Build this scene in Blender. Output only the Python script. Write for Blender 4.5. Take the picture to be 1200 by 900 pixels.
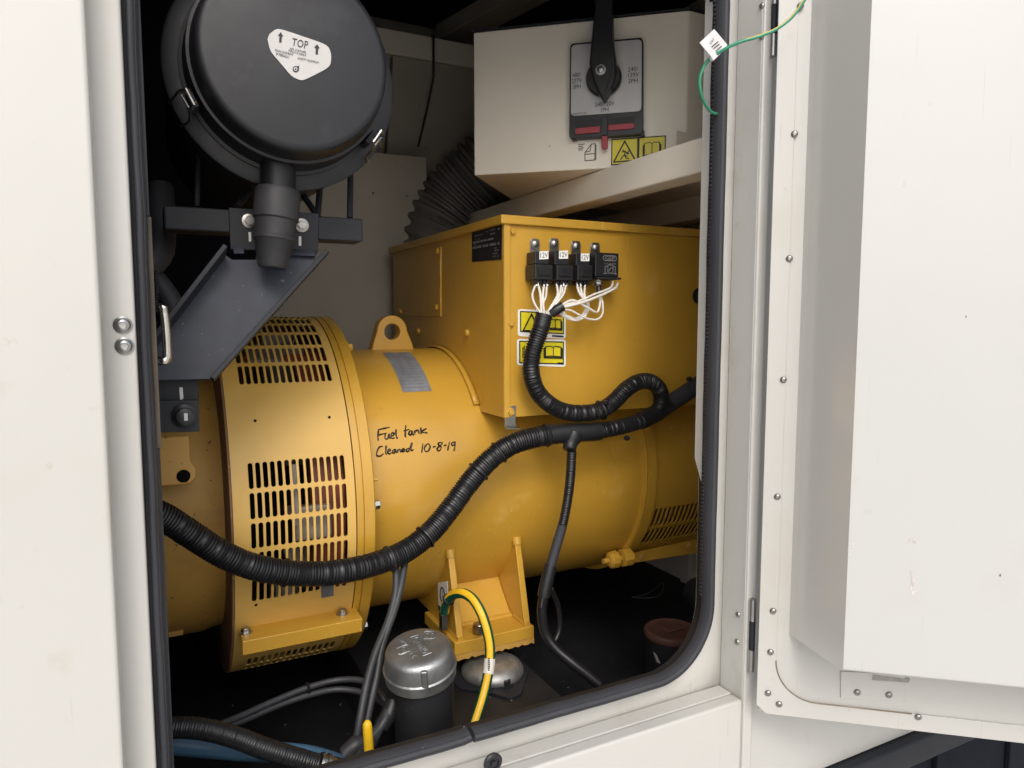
import bpy, bmesh, math, random
from mathutils import Vector as V, Matrix
random.seed(7)
scene = bpy.context.scene
for o in list(bpy.data.objects): bpy.data.objects.remove(o)
COL = scene.collection
R_ = math.radians

# ------------------------------------------------------------------ camera, world, sun, exposure
YAW, PITCH, FPX = R_(27.1), math.atan(75/836.0), 836.0
cd = bpy.data.cameras.new('camera'); cam = bpy.data.objects.new('camera', cd); COL.objects.link(cam)
cam.location = (0, 0, 0); cam.rotation_euler = (R_(90)-PITCH, 0, -YAW)
cd.sensor_width = 36; cd.lens = FPX/1200*36; cd.clip_start = 0.02; cd.clip_end = 2000
scene.camera = cam
SUN_EL, SUN_AZ = R_(43), R_(199)          # azimuth clockwise from +Y: the light comes from behind the camera
w = bpy.data.worlds.new('World'); scene.world = w; w.use_nodes = True
nt = w.node_tree; bg = nt.nodes['Background']
sky = nt.nodes.new('ShaderNodeTexSky'); sky.sky_type = 'NISHITA'; sky.sun_disc = False
sky.sun_elevation = SUN_EL; sky.sun_rotation = SUN_AZ; sky.dust_density = 4.0; sky.air_density = 1.0; sky.ozone_density = 0.6
hs_ = nt.nodes.new('ShaderNodeHueSaturation'); hs_.inputs['Saturation'].default_value = 0.5   # thin cloud greys the blue
nt.links.new(sky.outputs[0], hs_.inputs['Color']); nt.links.new(hs_.outputs[0], bg.inputs[0]); bg.inputs[1].default_value = 0.15
sl = bpy.data.lights.new('sun', 'SUN'); so = bpy.data.objects.new('sun', sl); COL.objects.link(so)
sl.energy = 0.36; sl.angle = R_(12); sl.color = (1, 0.975, 0.94)
sd = V((math.sin(SUN_AZ)*math.cos(SUN_EL), math.cos(SUN_AZ)*math.cos(SUN_EL), math.sin(SUN_EL)))
so.rotation_euler = (-sd).to_track_quat('-Z', 'Y').to_euler(); so.location = (-1, -4, 5)
vs = scene.view_settings
vs.view_transform = 'Standard'; vs.look = 'None'; vs.gamma = 1; vs.exposure = 0.56; vs.use_curve_mapping = False
scene.cycles.max_bounces = 10; scene.cycles.diffuse_bounces = 6

# ------------------------------------------------------------------ survey: sight lines of the photograph cut with real planes
F0 = V((math.sin(YAW), math.cos(YAW), 0)); RT = V((math.cos(YAW), -math.sin(YAW), 0))
FW = F0*math.cos(PITCH) - V((0, 0, 1))*math.sin(PITCH); UP = F0*math.sin(PITCH) + V((0, 0, 1))*math.cos(PITCH)
def ray(x, y): return FW + RT*((x-600)/FPX) + UP*((450-y)/FPX)
def plane(p, n): p = V(p); n = V(n).normalized(); return (p, n)
def hit(x, y, pl): d = ray(x, y); return d*(pl[0].dot(pl[1])/d.dot(pl[1]))
def yp(Y): return plane((0, Y, 0), (0, -1, 0))
def xp(X): return plane((X, 0, 0), (-1, 0, 0))
def zp(Z): return plane((0, 0, Z), (0, 0, 1))
def at(x, y, Y): return hit(x, y, yp(Y))
YC, ZC = 1.28, -0.286                      # the alternator's shaft line runs along X here
def cyl_hit(x, y, r):
    d = ray(x, y); a = d.y**2+d.z**2; b = -(d.y*YC+d.z*ZC); c = YC*YC+ZC*ZC-r*r
    return d*((-b-math.sqrt(max(b*b-a*c, 0)))/a)
def drum(th, X, r): t = R_(th); return V((X, YC-r*math.cos(t), ZC+r*math.sin(t)))

# ------------------------------------------------------------------ mesh helpers
WL = {}
class MB:
    def __init__(s): s.v = []; s.f = []; s.m = []; s.uv = None
    def add(s, vs_, fs, mi=0):
        o = len(s.v); s.v += [V(p) for p in vs_]; s.f += [tuple(i+o for i in f) for f in fs]; s.m += [mi]*len(fs); return s
    def box(s, c, size, ax=None, mi=0):
        ax = ax or (V((1, 0, 0)), V((0, 1, 0)), V((0, 0, 1))); c = V(c); h = [k/2 for k in size]
        p = [c+ax[0]*(h[0]*a)+ax[1]*(h[1]*b)+ax[2]*(h[2]*d) for a in (-1, 1) for b in (-1, 1) for d in (-1, 1)]
        return s.add(p, [(0, 1, 3, 2), (4, 6, 7, 5), (0, 4, 5, 1), (2, 3, 7, 6), (0, 2, 6, 4), (1, 5, 7, 3)], mi)
    def bb(s, x0, x1, y0, y1, z0, z1): return s.box(((x0+x1)/2, (y0+y1)/2, (z0+z1)/2), (abs(x1-x0), abs(y1-y0), abs(z1-z0)))
    def prism(s, pts, vec, mi=0):
        n = len(pts); vec = V(vec); a = [V(p) for p in pts]
        return s.add(a+[p+vec for p in a], [tuple(range(n)), tuple(range(2*n-1, n-1, -1))]+[(i, i+n, (i+1) % n+n, (i+1) % n) for i in range(n)], mi)
    def px(s, pix, pl, depth, mi=0):       # outline on a real plane, given thickness to the back
        return s.prism([hit(x, y, pl) for x, y in pix], -pl[1]*depth, mi)
    def lathe(s, o, axis, prof, seg=32, mi=0, cap=True, ref=None):
        o = V(o); a = V(axis).normalized(); u = (V(ref) if ref else a.orthogonal()).normalized(); u = (u-a*u.dot(a)).normalized(); w_ = a.cross(u)
        vs_ = []
        for h, r in prof:
            for k in range(seg):
                t = 2*math.pi*k/seg; vs_.append(o+a*h+(u*math.cos(t)+w_*math.sin(t))*r)
        fs = [(i*seg+k, i*seg+(k+1) % seg, (i+1)*seg+(k+1) % seg, (i+1)*seg+k) for i in range(len(prof)-1) for k in range(seg)]
        if cap: fs += [tuple(range(seg-1, -1, -1)), tuple(range((len(prof)-1)*seg, len(prof)*seg))]
        return s.add(vs_, fs, mi)
    def cyl(s, p0, p1, r, r1=None, seg=24, mi=0):
        p0, p1 = V(p0), V(p1); return s.lathe(p0, p1-p0, [(0, r), ((p1-p0).length, r if r1 is None else r1)], seg, mi)
    def tube(s, path, rad, seg=12, closed=False, cap=True, up=None, sector=None):
        P = [V(p) for p in path]; n = len(P); rr = rad if hasattr(rad, '__len__') else [rad]*n
        T = [((P[(i+1) % n]-P[i-1]) if closed or 0 < i < n-1 else (P[1]-P[0] if i == 0 else P[-1]-P[-2])).normalized() for i in range(n)]
        N = V(up) if up else T[0].orthogonal(); N = (N-T[0]*N.dot(T[0])).normalized(); o = len(s.v)
        for i in range(n):
            N = (N-T[i]*N.dot(T[i])).normalized(); B = T[i].cross(N)
            for k in range(seg):
                t = 2*math.pi*k/seg; s.v.append(P[i]+(N*math.cos(t)+B*math.sin(t))*rr[i])
        for i in range(n if closed else n-1):
            j = (i+1) % n
            for k in range(seg):
                q = (k+1) % seg; s.f.append((o+i*seg+k, o+i*seg+q, o+j*seg+q, o+j*seg+k)); s.m.append(sector(k, seg) if sector else 0)
        if cap and not closed: s.f += [tuple(o+k for k in range(seg-1, -1, -1)), tuple(o+(n-1)*seg+k for k in range(seg))]; s.m += [0, 0]
        return s
    def mesh(s, name, mats, smooth=35, merge=False):
        me = bpy.data.meshes.new(name); me.from_pydata([tuple(p) for p in s.v], [], s.f)
        for m in (mats if isinstance(mats, (list, tuple)) else [mats]): me.materials.append(m)
        me.polygons.foreach_set('material_index', s.m)
        bm = bmesh.new(); bm.from_mesh(me)
        if merge: bmesh.ops.remove_doubles(bm, verts=bm.verts, dist=2e-5)
        bmesh.ops.recalc_face_normals(bm, faces=bm.faces); bm.to_mesh(me); bm.free()
        if smooth: me.shade_smooth(); me.set_sharp_from_angle(angle=R_(smooth))
        me.update(); return me
    def build(s, name, mats, parent=None, bevel=0, smooth=35, solid=0, seg=2, merge=False):
        off = WL[parent.name] if parent else V((0, 0, 0))
        c = off
        s.v = [p-c for p in s.v]
        o = bpy.data.objects.new(name, s.mesh(name, mats, smooth, merge)); COL.objects.link(o)
        if parent: o.parent = parent
        WL[o.name] = off.copy()
        if solid: m = o.modifiers.new('solid', 'SOLIDIFY'); m.thickness = solid; m.offset = -1
        if bevel:
            m = o.modifiers.new('bevel', 'BEVEL'); m.width = bevel; m.segments = seg; m.limit_method = 'ANGLE'; m.angle_limit = R_(40); m.harden_normals = True
        return o
def thing(name, label, cat, loc, group=None, kind=None):
    o = bpy.data.objects.new(name, None); COL.objects.link(o); o.location = V(loc); o.empty_display_size = .05
    o['label'] = label; o['category'] = cat
    if group: o['group'] = group
    if kind: o['kind'] = kind
    WL[o.name] = V(loc); return o
def place(name, me, parent, p, n=(0, 0, 1), roll=0.0):
    o = bpy.data.objects.new(name, me); COL.objects.link(o); o.parent = parent
    q = V(n).to_track_quat('Z', 'Y'); o.matrix_local = Matrix.Translation(V(p)-WL[parent.name]) @ q.to_matrix().to_4x4() @ Matrix.Rotation(roll, 4, 'Z')
    WL[o.name] = V(p); return o
def spline(pts, step=0.01):
    P = [V(p) for p in pts]; P = [P[0]*2-P[1]]+P+[P[-1]*2-P[-2]]; out = []
    for i in range(1, len(P)-2):
        a, b, c, d = P[i-1:i+3]; n = max(2, int((c-b).length/step))
        for k in range(n):
            t = k/n; out.append(.5*((2*b)+(c-a)*t+(2*a-5*b+4*c-d)*t*t+(3*b-a-3*c+d)*t**3))
    out.append(P[-2]); return out
def resample(path, step):
    L = [0]
    for a, b in zip(path, path[1:]): L.append(L[-1]+(b-a).length)
    n = max(2, int(L[-1]/step)); out = []; j = 0
    for i in range(n+1):
        t = L[-1]*i/n
        while j < len(L)-2 and L[j+1] < t: j += 1
        u = (t-L[j])/max(1e-9, L[j+1]-L[j]); out.append(path[j].lerp(path[j+1], u))
    return out
def corrugated(path, r, pitch=.0046, depth=.14, seg=20):
    p = resample(path, .0008); L = len(p)*.0008; out = []; t = 0; rr = []; k = 0; ph = random.uniform(0, 6)
    while True:
        loc = pitch*(1+.05*math.sin(t*31+ph)+random.uniform(-.02, .02)); rj = r*(1+random.uniform(-.009, .009))
        for f, q in ((.0, 1-depth), (.22, 1.0), (.52, 1.0), (.76, 1-depth)):
            i_ = int((t+loc*f)/.0008)
            if i_ >= len(p): break
            if not out or (p[i_]-out[-1]).length > 1e-5: out.append(p[i_]); rr.append(rj*q)
        t += loc
        if t/.0008 >= len(p)-1: break
    return MB().tube(out, rr, seg)
def rr_pts(x0, x1, z0, z1, r, Y, nc=10, ns=14, rl=None):
    out = []; rl = r if rl is None else rl
    def side(a, b): out.extend([V(a).lerp(V(b), k/ns) for k in range(ns)])
    def arc(cx, cz, a0, q): out.extend([V((cx+q*math.cos(a0+math.pi/2*k/nc), Y, cz+q*math.sin(a0+math.pi/2*k/nc))) for k in range(nc)])
    side((x0+rl, Y, z0), (x1-r, Y, z0)); arc(x1-r, z0+r, -math.pi/2, r)
    side((x1, Y, z0+r), (x1, Y, z1-r)); arc(x1-r, z1-r, 0, r)
    side((x1-r, Y, z1), (x0+rl, Y, z1)); arc(x0+rl, z1-rl, math.pi/2, rl)
    side((x0, Y, z1-rl), (x0, Y, z0+rl)); arc(x0+rl, z0+rl, math.pi, rl)
    return out
def flat(polys, mats, name, parent, lift_n, lift=.0005):
    b = MB()
    for p in polys: b.add([V(q)+V(lift_n)*lift for q in p], [tuple(range(len(p)))])
    return b.build(name, mats, parent, smooth=0)
def ribbon(lines, width, n, fn, lift=.0006):   # flat pen strokes on a surface; fn maps a pair to a 3D point
    b = MB()
    for L in lines:
        P = [V(fn(*q)) for q in L]
        for a, c in zip(P, P[1:]):
            d = (c-a)
            if d.length < 1e-6: continue
            d.normalize(); s = d.cross(V(n)).normalized()*width/2; e = d*width*.35; z = V(n)*lift
            b.add([a-e-s+z, c+e-s+z, c+e+s+z, a-e+s+z], [(0, 1, 2, 3)])
    return b
def text(body, p0, p1, pu, n, m, name, parent, lift=.0006, thick=0):
    """text filling the parallelogram p0 (lower-left), p1 (lower-right), pu (upper-left)"""
    c = bpy.data.curves.new('lettering', 'FONT'); c.body = body; c.align_x = 'CENTER' if '\n' in body else 'LEFT'; c.resolution_u = 2; c.space_line = .95
    if thick: c.extrude = thick
    t = bpy.data.objects.new('lettering', c); COL.objects.link(t); bpy.context.view_layer.update()
    dg = bpy.context.evaluated_depsgraph_get(); me = bpy.data.meshes.new_from_object(t.evaluated_get(dg))
    bpy.data.objects.remove(t); bpy.data.curves.remove(c)
    xs = [v.co.x for v in me.vertices]; ys = [v.co.y for v in me.vertices]
    x0, x1, y0, y1 = min(xs), max(xs), min(ys), max(ys); p0, p1, pu, n = V(p0), V(p1), V(pu), V(n).normalized()
    off = WL[parent.name]
    for v in me.vertices:
        u, k, z = (v.co.x-x0)/(x1-x0), (v.co.y-y0)/(y1-y0), v.co.z
        v.co = p0+(p1-p0)*u+(pu-p0)*k+n*(lift+z)-off
    me.materials.clear(); me.materials.append(m); me.name = name
    o = bpy.data.objects.new(name, me); COL.objects.link(o); o.parent = parent; WL[o.name] = off; return o

# ------------------------------------------------------------------ materials
def mat(name, col, rough=.5, metal=0, var=.06, vscale=6, speck=None, sscale=90, sth=.72, bump=.0, bscale=300, coat=0, stretch=None, rvar=.08, spec=.5, streak=None, smudge=None, scratch=None):
    m = bpy.data.materials.new(name); m.use_nodes = True; t = m.node_tree; N, L = t.nodes, t.links
    b = N['Principled BSDF']; b.inputs['Roughness'].default_value = rough; b.inputs['Metallic'].default_value = metal
    b.inputs['Coat Weight'].default_value = coat; b.inputs['Coat Roughness'].default_value = .12; b.inputs['Specular IOR Level'].default_value = spec
    tc = N.new('ShaderNodeTexCoord'); mp = N.new('ShaderNodeMapping'); L.new(tc.outputs['Object'], mp.inputs[0])
    if stretch: mp.inputs['Scale'].default_value = stretch
    def noise(sc, det=4, r=.55):
        n = N.new('ShaderNodeTexNoise'); n.inputs['Scale'].default_value = sc; n.inputs['Detail'].default_value = det; n.inputs['Roughness'].default_value = r
        L.new(mp.outputs[0], n.inputs['Vector']); return n
    def ramp(src, a, b_):
        r = N.new('ShaderNodeMapRange'); r.inputs['From Min'].default_value = a; r.inputs['From Max'].default_value = b_; L.new(src, r.inputs['Value']); return r.outputs[0]
    def mix(f, a, c, mode='MIX'):
        x = N.new('ShaderNodeMix'); x.data_type = 'RGBA'; x.blend_type = mode
        if hasattr(f, 'node'): L.new(f, x.inputs[0])
        else: x.inputs[0].default_value = f
        for k, q in ((6, a), (7, c)):
            if hasattr(q, 'node'): L.new(q, x.inputs[k])
            else: x.inputs[k].default_value = (*q, 1)
        return x.outputs[2]
    n1 = noise(vscale, 6); f1 = ramp(n1.outputs[0], .3, .7)
    c = mix(f1, tuple(k*(1-var) for k in col), tuple(min(1, k*(1+var)) for k in col))
    if streak:
        n3 = noise(streak[1], 5); c = mix(ramp(n3.outputs[0], streak[2], streak[2]+.22), c, streak[0])
    if smudge:
        for sc_, th_, col_ in smudge: c = mix(ramp(noise(sc_, 8, .62).outputs[0], th_, th_+.14), c, col_)
    if scratch:
        col_, th_, ang = scratch
        m2 = N.new('ShaderNodeMapping'); L.new(tc.outputs['Object'], m2.inputs[0]); m2.inputs['Rotation'].default_value = (ang, ang*.6, ang); m2.inputs['Scale'].default_value = (260, 260, 7)
        n4 = N.new('ShaderNodeTexNoise'); n4.inputs['Scale'].default_value = 1; n4.inputs['Detail'].default_value = 2; L.new(m2.outputs[0], n4.inputs['Vector'])
        n5 = noise(6, 4); mu = N.new('ShaderNodeMath'); mu.operation = 'MULTIPLY'; L.new(ramp(n4.outputs[0], th_, th_+.04), mu.inputs[0]); L.new(ramp(n5.outputs[0], .52, .62), mu.inputs[1])
        c = mix(mu.outputs[0], c, col_)
    if speck:
        n2 = noise(sscale, 3, .6); c = mix(ramp(n2.outputs[0], sth, sth+.05), c, speck)
    L.new(c, b.inputs['Base Color'])
    L.new(ramp(n1.outputs[0], .2, .8), N.new('ShaderNodeMath').inputs[0])
    rm = N.new('ShaderNodeMapRange'); rm.inputs['To Min'].default_value = max(.02, rough-rvar); rm.inputs['To Max'].default_value = min(1, rough+rvar)
    L.new(noise(vscale*3, 4).outputs[0], rm.inputs['Value']); L.new(rm.outputs[0], b.inputs['Roughness'])
    if bump:
        bp = N.new('ShaderNodeBump'); bp.inputs['Strength'].default_value = bump; bp.inputs['Distance'].default_value = .001
        L.new(noise(bscale, 3).outputs[0], bp.inputs['Height']); L.new(bp.outputs[0], b.inputs['Normal'])
    return m
CREAM = mat('cream_paint', (.495, .486, .458), .38, var=.025, vscale=3, speck=(.35, .27, .18), sscale=55, sth=.765, bump=.06, bscale=180, coat=.3, streak=((.465, .44, .38), 5, .58), smudge=[(14, .60, (.44, .425, .38)), (45, .66, (.40, .37, .31))], scratch=((.38, .37, .34), .70, .5))
CREAM_IN = mat('cream_paint_inside', (.85, .79, .68), .45, var=.05, vscale=4, speck=(.25, .2, .14), sscale=60, sth=.74, bump=.06, bscale=180)
GRIME = mat('joint_grime', (.22, .18, .13), .8, var=.4, vscale=30)
CREAM_BK = mat('dimmed_cream_paint', (.45, .41, .34), .6, var=.12, vscale=4, speck=(.12, .10, .08), sscale=40, sth=.70, bump=.08, bscale=120)  # dirt-specked cream, darkened to stand for the dim back
GLOSS = mat('glossy_white_paint', (.60, .585, .55), .18, var=.02, vscale=3, bump=.02, bscale=60, coat=.6, rvar=.05)
WHITE = mat('white_liner_paint', (.50, .497, .483), .34, var=.02, vscale=2.5, speck=(.42, .30, .22), sscale=38, sth=.765, bump=.08, bscale=40, coat=.25, smudge=[(5, .58, (.49, .485, .46)), (22, .66, (.47, .455, .42))], scratch=((.40, .39, .37), .69, .3), rvar=.16)
YEL = mat('yellow_paint', (.525, .292, .034), .38, var=.08, vscale=7, speck=(.20, .10, .03), sscale=120, sth=.735, smudge=[(11, .62, (.58, .345, .075)), (28, .64, (.42, .23, .045))], scratch=((.66, .45, .18), .70, .8), rvar=.14, bump=.05, bscale=220, coat=.25, streak=((.60, .36, .10), 9, .62))
YELD = mat('dusty_lightened_yellow_paint', (.62, .385, .095), .50, var=.08, vscale=8, speck=(.25, .13, .04), sscale=130, sth=.74, bump=.05, bscale=220, streak=((.58, .32, .05), 7, .58))  # dust film, lightened further to stand in for sky glare on the drum
YELR = mat('dusty_yellow_paint', (.50, .28, .06), .55, var=.12, vscale=9, speck=(.10, .045, .02), sscale=110, sth=.66, bump=.08, bscale=200, streak=((.30, .16, .06), 12, .55))
BROWN = mat('shaded_rusty_steel', (.20, .10, .05), .7, var=.3, vscale=14, speck=(.45, .27, .08), sscale=60, sth=.66, bump=.15, bscale=160)  # rust brown, darkened as well for the shaded side of the drum
RUBBER = mat('weathered_rubber', (.031, .032, .038), .66, var=.2, vscale=14, bump=.12, bscale=260, speck=(.10, .10, .10), sscale=120, sth=.72, stretch=(1, 1, .35))
RUB2 = mat('dark_valve_rubber', (.024, .024, .026), .6, var=.25, vscale=25, bump=.15, bscale=260)
WORN = mat('worn_rubber_trim', (.045, .043, .042), .75, var=.3, vscale=40, speck=(.20, .155, .115), sscale=22, sth=.53, stretch=(1, 1, .22), smudge=[(9, .5, (.13, .10, .075))])
PLAS = mat('black_conduit_plastic', (.011, .011, .013), .40, var=.25, vscale=20, rvar=.10, smudge=[(26, .60, (.022, .0215, .021))], speck=(.08, .07, .06), sscale=160, sth=.72)
PLAS2 = mat('black_moulded_plastic', (.013, .014, .016), .42, var=.2, vscale=15, bump=.05, bscale=300)
LIDM = mat('air_cleaner_plastic', (.0095, .010, .013), .48, var=.18, vscale=8, bump=.05, bscale=400, streak=((.035, .035, .04), 24, .62), smudge=[(9, .58, (.026, .026, .030))], rvar=.14)
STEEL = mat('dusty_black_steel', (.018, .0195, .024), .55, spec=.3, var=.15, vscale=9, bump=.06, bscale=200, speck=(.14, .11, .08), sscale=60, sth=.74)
PLATE = mat('dusty_grey_steel', (.037, .041, .054), .55, spec=.3, var=.16, vscale=22, bump=.1, bscale=260, speck=(.16, .16, .17), sscale=150, sth=.68)
NAVY = mat('dark_floor_coating', (.013, .0135, .016), .55, var=.4, vscale=9, bump=.25, bscale=90, speck=(.07, .065, .06), sscale=70, sth=.70)
FOAM = mat('black_insulation_foam', (.008, .010, .016), .85, var=.2, vscale=10, bump=.2, bscale=120, spec=.2)
ZINC = mat('zinc_plated_steel', (.40, .40, .39), .34, 1, var=.15, vscale=40, bump=.08, bscale=200)
CAST = mat('galvanised_casting', (.37, .38, .38), .46, .9, var=.2, vscale=30, bump=.35, bscale=240, speck=(.2, .2, .2), sscale=200, sth=.70)
DOME = mat('pressed_zinc_dome', (.42, .42, .41), .52, .85, var=.3, vscale=60, bump=.15, bscale=150)
RIV = mat('steel_rivet', (.34, .325, .31), .35, 1, var=.15, vscale=200)
CHROME = mat('bright_steel_rod', (.62, .61, .58), .22, 1, var=.1, vscale=60)
SILV = mat('brushed_silver_plate', (.50, .50, .50), .45, .25, var=.06, vscale=30)
LABELM = mat('silver_sticker', (.50, .485, .475), .4, .1, var=.04, vscale=20)
GREYPL = mat('etched_grey_plate', (.30, .32, .36), .5, .5, var=.25, vscale=70, stretch=(1, .4, .4))
INK = mat('black_ink', (.012, .011, .012), .5, var=.1)
MARKER = mat('black_marker_ink', (.008, .007, .006), .4, var=.1)
DYEL = mat('decal_yellow', (.70, .60, .02), .4, var=.03)
DWHT = mat('decal_white', (.78, .78, .75), .4, var=.03)
DGREY = mat('pale_print_grey', (.20, .20, .20), .5, var=.05)
RED = mat('faded_red_plastic', (.34, .035, .05), .45, var=.12, vscale=30)
WIRE = mat('white_wire_sheath', (.72, .69, .63), .4, var=.05, vscale=40)
GYEL = mat('cable_yellow', (.78, .47, .015), .42, var=.08, vscale=40)
GGRN = mat('cable_green', (.005, .075, .045), .4, var=.1, vscale=40)
TEAL = mat('green_wire_sheath', (.04, .27, .16), .35, var=.15, vscale=40)
BLUE = mat('blue_hose', (.06, .145, .245), .45, var=.15, vscale=20)
GCAB = mat('dark_grey_cable', (.035, .036, .04), .5, var=.15, vscale=30)
DUCT = mat('dark_flexible_duct', (.17, .165, .15), .6, var=.2, vscale=12)
RUST = mat('red_brown_lid', (.105, .048, .038), .6, var=.3, vscale=18, bump=.15, bscale=140)
COPPER = mat('dark_red_winding', (.22, .055, .03), .5, var=.5, vscale=25)
BLACKIN = mat('dark_inside', (.006, .0055, .005), .9, spec=.05)
ALU = mat('grey_aluminium_rotor', (.22, .19, .16), .6, .2, var=.3, vscale=20)
TAGM = mat('tag_paper', (.66, .65, .66), .45, var=.06, vscale=60)
CONC = mat('ground_concrete', (.58, .565, .53), .85, var=.15, vscale=1.5, bump=.2, bscale=60)

# shared small hardware
def hex_mesh(name, r, h, m, washer=True, dome=False):
    b = MB()
    if washer: b.lathe((0, 0, 0), (0, 0, 1), [(0, r*1.45), (r*.22, r*1.45), (r*.25, r*1.38)], 20)
    b.prism([(r*math.cos(k*math.pi/3), r*math.sin(k*math.pi/3), r*.2) for k in range(6)], (0, 0, h))
    b.lathe((0, 0, r*.2+h), (0, 0, 1), [(0, r*.8), (r*.1, r*.72)], 16)
    return b.mesh(name, m)
def rivet_mesh(name, r, m):
    b = MB().lathe((0, 0, 0), (0, 0, 1), [(0, r), (r*.16, r), (r*.45, r*.86), (r*.66, r*.55), (r*.70, r*.34), (r*.48, r*.30), (r*.46, r*.02)], 20)
    return b.mesh(name, m, 50)
def screw_mesh(name, r, m):
    b = MB().lathe((0, 0, 0), (0, 0, 1), [(0, r*1.5), (r*.2, r*1.5), (r*.21, r), (r*.6, r*.95), (r*.85, r*.6), (r*.9, .0001)], 20)
    b.box((0, 0, r*.95), (r*1.1, r*.18, r*.1), mi=0); b.box((0, 0, r*.952), (r*.18, r*1.1, r*.1), mi=0)
    return b.mesh(name, m, 40)
BOLT_Y = hex_mesh('bolt', .0048, .004, YEL); BOLT_Z = hex_mesh('bolt', .0065, .005, ZINC); RIVET = rivet_mesh('rivet', .0042, RIV)
SCREW = screw_mesh('screw', .0055, ZINC); BOLT_BIG = hex_mesh('bolt', .0125, .013, ZINC, washer=False)

# ------------------------------------------------------------------ the ground
g = MB().add([(-400, -400, -1.5), (400, -400, -1.5), (400, 400, -1.5), (-400, 400, -1.5)], [(0, 1, 2, 3)]).build('ground', CONC, smooth=0)
g['kind'] = 'structure'

# ------------------------------------------------------------------ the enclosure
YO, YW = .678, .7236
FLZ = -.69; XE = hit(785, 673, zp(FLZ)).x     # tank top level and the end wall
enc = thing('generator_enclosure', 'cream painted generator enclosure with its opening framed in black rubber seal', 'enclosure', (.3, 1.1, -1.2))
def part(b, name, m=CREAM, bevel=.0015, parent=None, **k): return b.build(name, m, parent or enc, bevel=bevel, **k)
PBZ = at(1023, 877.5, YO+.012).z
# left cladding panel stands proud of the door post
part(MB().bb(-1.1, -.0305, .640, .670, -1.15, .9), 'side_panel', bevel=.004)
part(MB().bb(-.06, -.0075, YO, YO+.02, -.9, .62), 'door_post', bevel=.003)
part(MB().bb(-.02, -.0145, YO+.021, YW-.0005, -.9, .62), 'jamb_return')
part(MB().bb(-.0070, .697, YO, YO+.02, PBZ, -.5105), 'sill_panel', bevel=.004)
part(MB().bb(-.0070, .6965, YO+.021, YW-.0005, -.516, -.5105), 'sill_ledge')
part(MB().bb(.6995, .7165, YO, YO+.02, PBZ, .62), 'hinge_post', bevel=.003)
part(MB().bb(.6988, .7045, YO+.0035, YW-.0005, PBZ, .62), 'jamb_return', bevel=.0005)
part(MB().bb(.7185, 1.50, YO+.012, YO+.032, PBZ, .9), 'side_panel', bevel=.003)
part(MB().bb(-.0070, .6985, YO, YO+.02, .53, .9), 'header_panel', bevel=.003)
# seal flange round the opening
gx0, gx1, gz0, gz1, gr = at(167.5, 380, .70).x, .6528, -.4655, .474, .088
inner = rr_pts(gx0-.001, gx1+.001, gz0-.003, gz1+.003, gr, YW, rl=.03); outer = rr_pts(-.03, .712, -.53, .56, .004, YW); nn = len(inner)
b = MB(); b.add(inner+outer, [(i, (i+1) % nn, nn+(i+1) % nn, nn+i) for i in range(nn)]); b.build('seal_flange', CREAM, enc, solid=.003)
# rubber seal: a ribbed bulb swept round the opening, cut open at its joint in the sill
gp = rr_pts(gx0, gx1, gz0, gz1, gr, .703, 16, 40, rl=.03)
joint = at(552, 860, .70).x
gp = gp[:-1]
k0 = min(range(40), key=lambda i: abs(gp[i].x-joint)); gp = gp[k0+1:]+gp[:k0+1]
gp[0] = V((joint+.0022, .703, gz0)); gp[-1] = V((joint-.0022, .703, gz0+.0015))
prof = [(.0115, .014), (.0125, .004), (.0118, -.004), (.0095, -.0095), (.0055, -.0122), (.0040, -.0105), (.0020, -.0128), (-.002, -.0130), (-.0050, -.0115), (-.0062, -.0092), (-.0078, -.0100), (-.0105, -.006), (-.0115, .002), (-.0108, .010), (-.0060, .012), (-.0030, .0150), (.004, .0165), (.009, .0165)]
prof = [(a*.60, min(y_*.80, .0050)) for a, y_ in prof]
def sweep_seal(path, prof):
    b = MB(); n = len(path); m_ = len(prof); cx, cz = (gx0+gx1)/2, (gz0+gz1)/2; vv = []
    for i, p in enumerate(path):
        t = (path[min(i+1, n-1)]-path[max(i-1, 0)]).normalized(); out = V((t.z, 0, -t.x))
        if out.dot(V((p.x-cx, 0, p.z-cz))) < 0: out = -out
        wob = .00025*math.sin(i*1.7)+.0004*math.sin(i*.61)
        vv += [p+out*(a+wob)+V((0, 1, 0))*(y_+wob*.6) for a, y_ in prof]
    ff = [(i*m_+k, i*m_+(k+1) % m_, (i+1)*m_+(k+1) % m_, (i+1)*m_+k) for i in range(n-1) for k in range(m_)]+[tuple(range(m_)), tuple(range((n-1)*m_, n*m_))]
    return b.add(vv, ff)
sweep_seal(gp, prof).build('door_seal', RUBBER, enc, smooth=55)
sweep_seal(gp, [(-.0015, .0052), (.0040, .0052), (.0040, .0200), (-.0015, .0200)]).build('seal_carrier', PLAS2, enc, smooth=30)
b = MB()                                    # crimp teeth of the seal's metal carrier
for p in resample(gp, .0052):
    if p.x > .60 and p.z > -.37: b.box(p+V((-.0064, .0066, 0)), (.0020, .0036, .0026))
tt = b.build('seal_teeth', RUBBER, enc, smooth=0); tt['kind'] = 'stuff'
part(MB().prism([(.6530, .7185, -.215), (.6530, .7185, .42), (.6530, .7320, .42), (.6530, .7320, -.185)], (-.0024, 0, 0)), 'lip_return', bevel=.0006)
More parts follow.
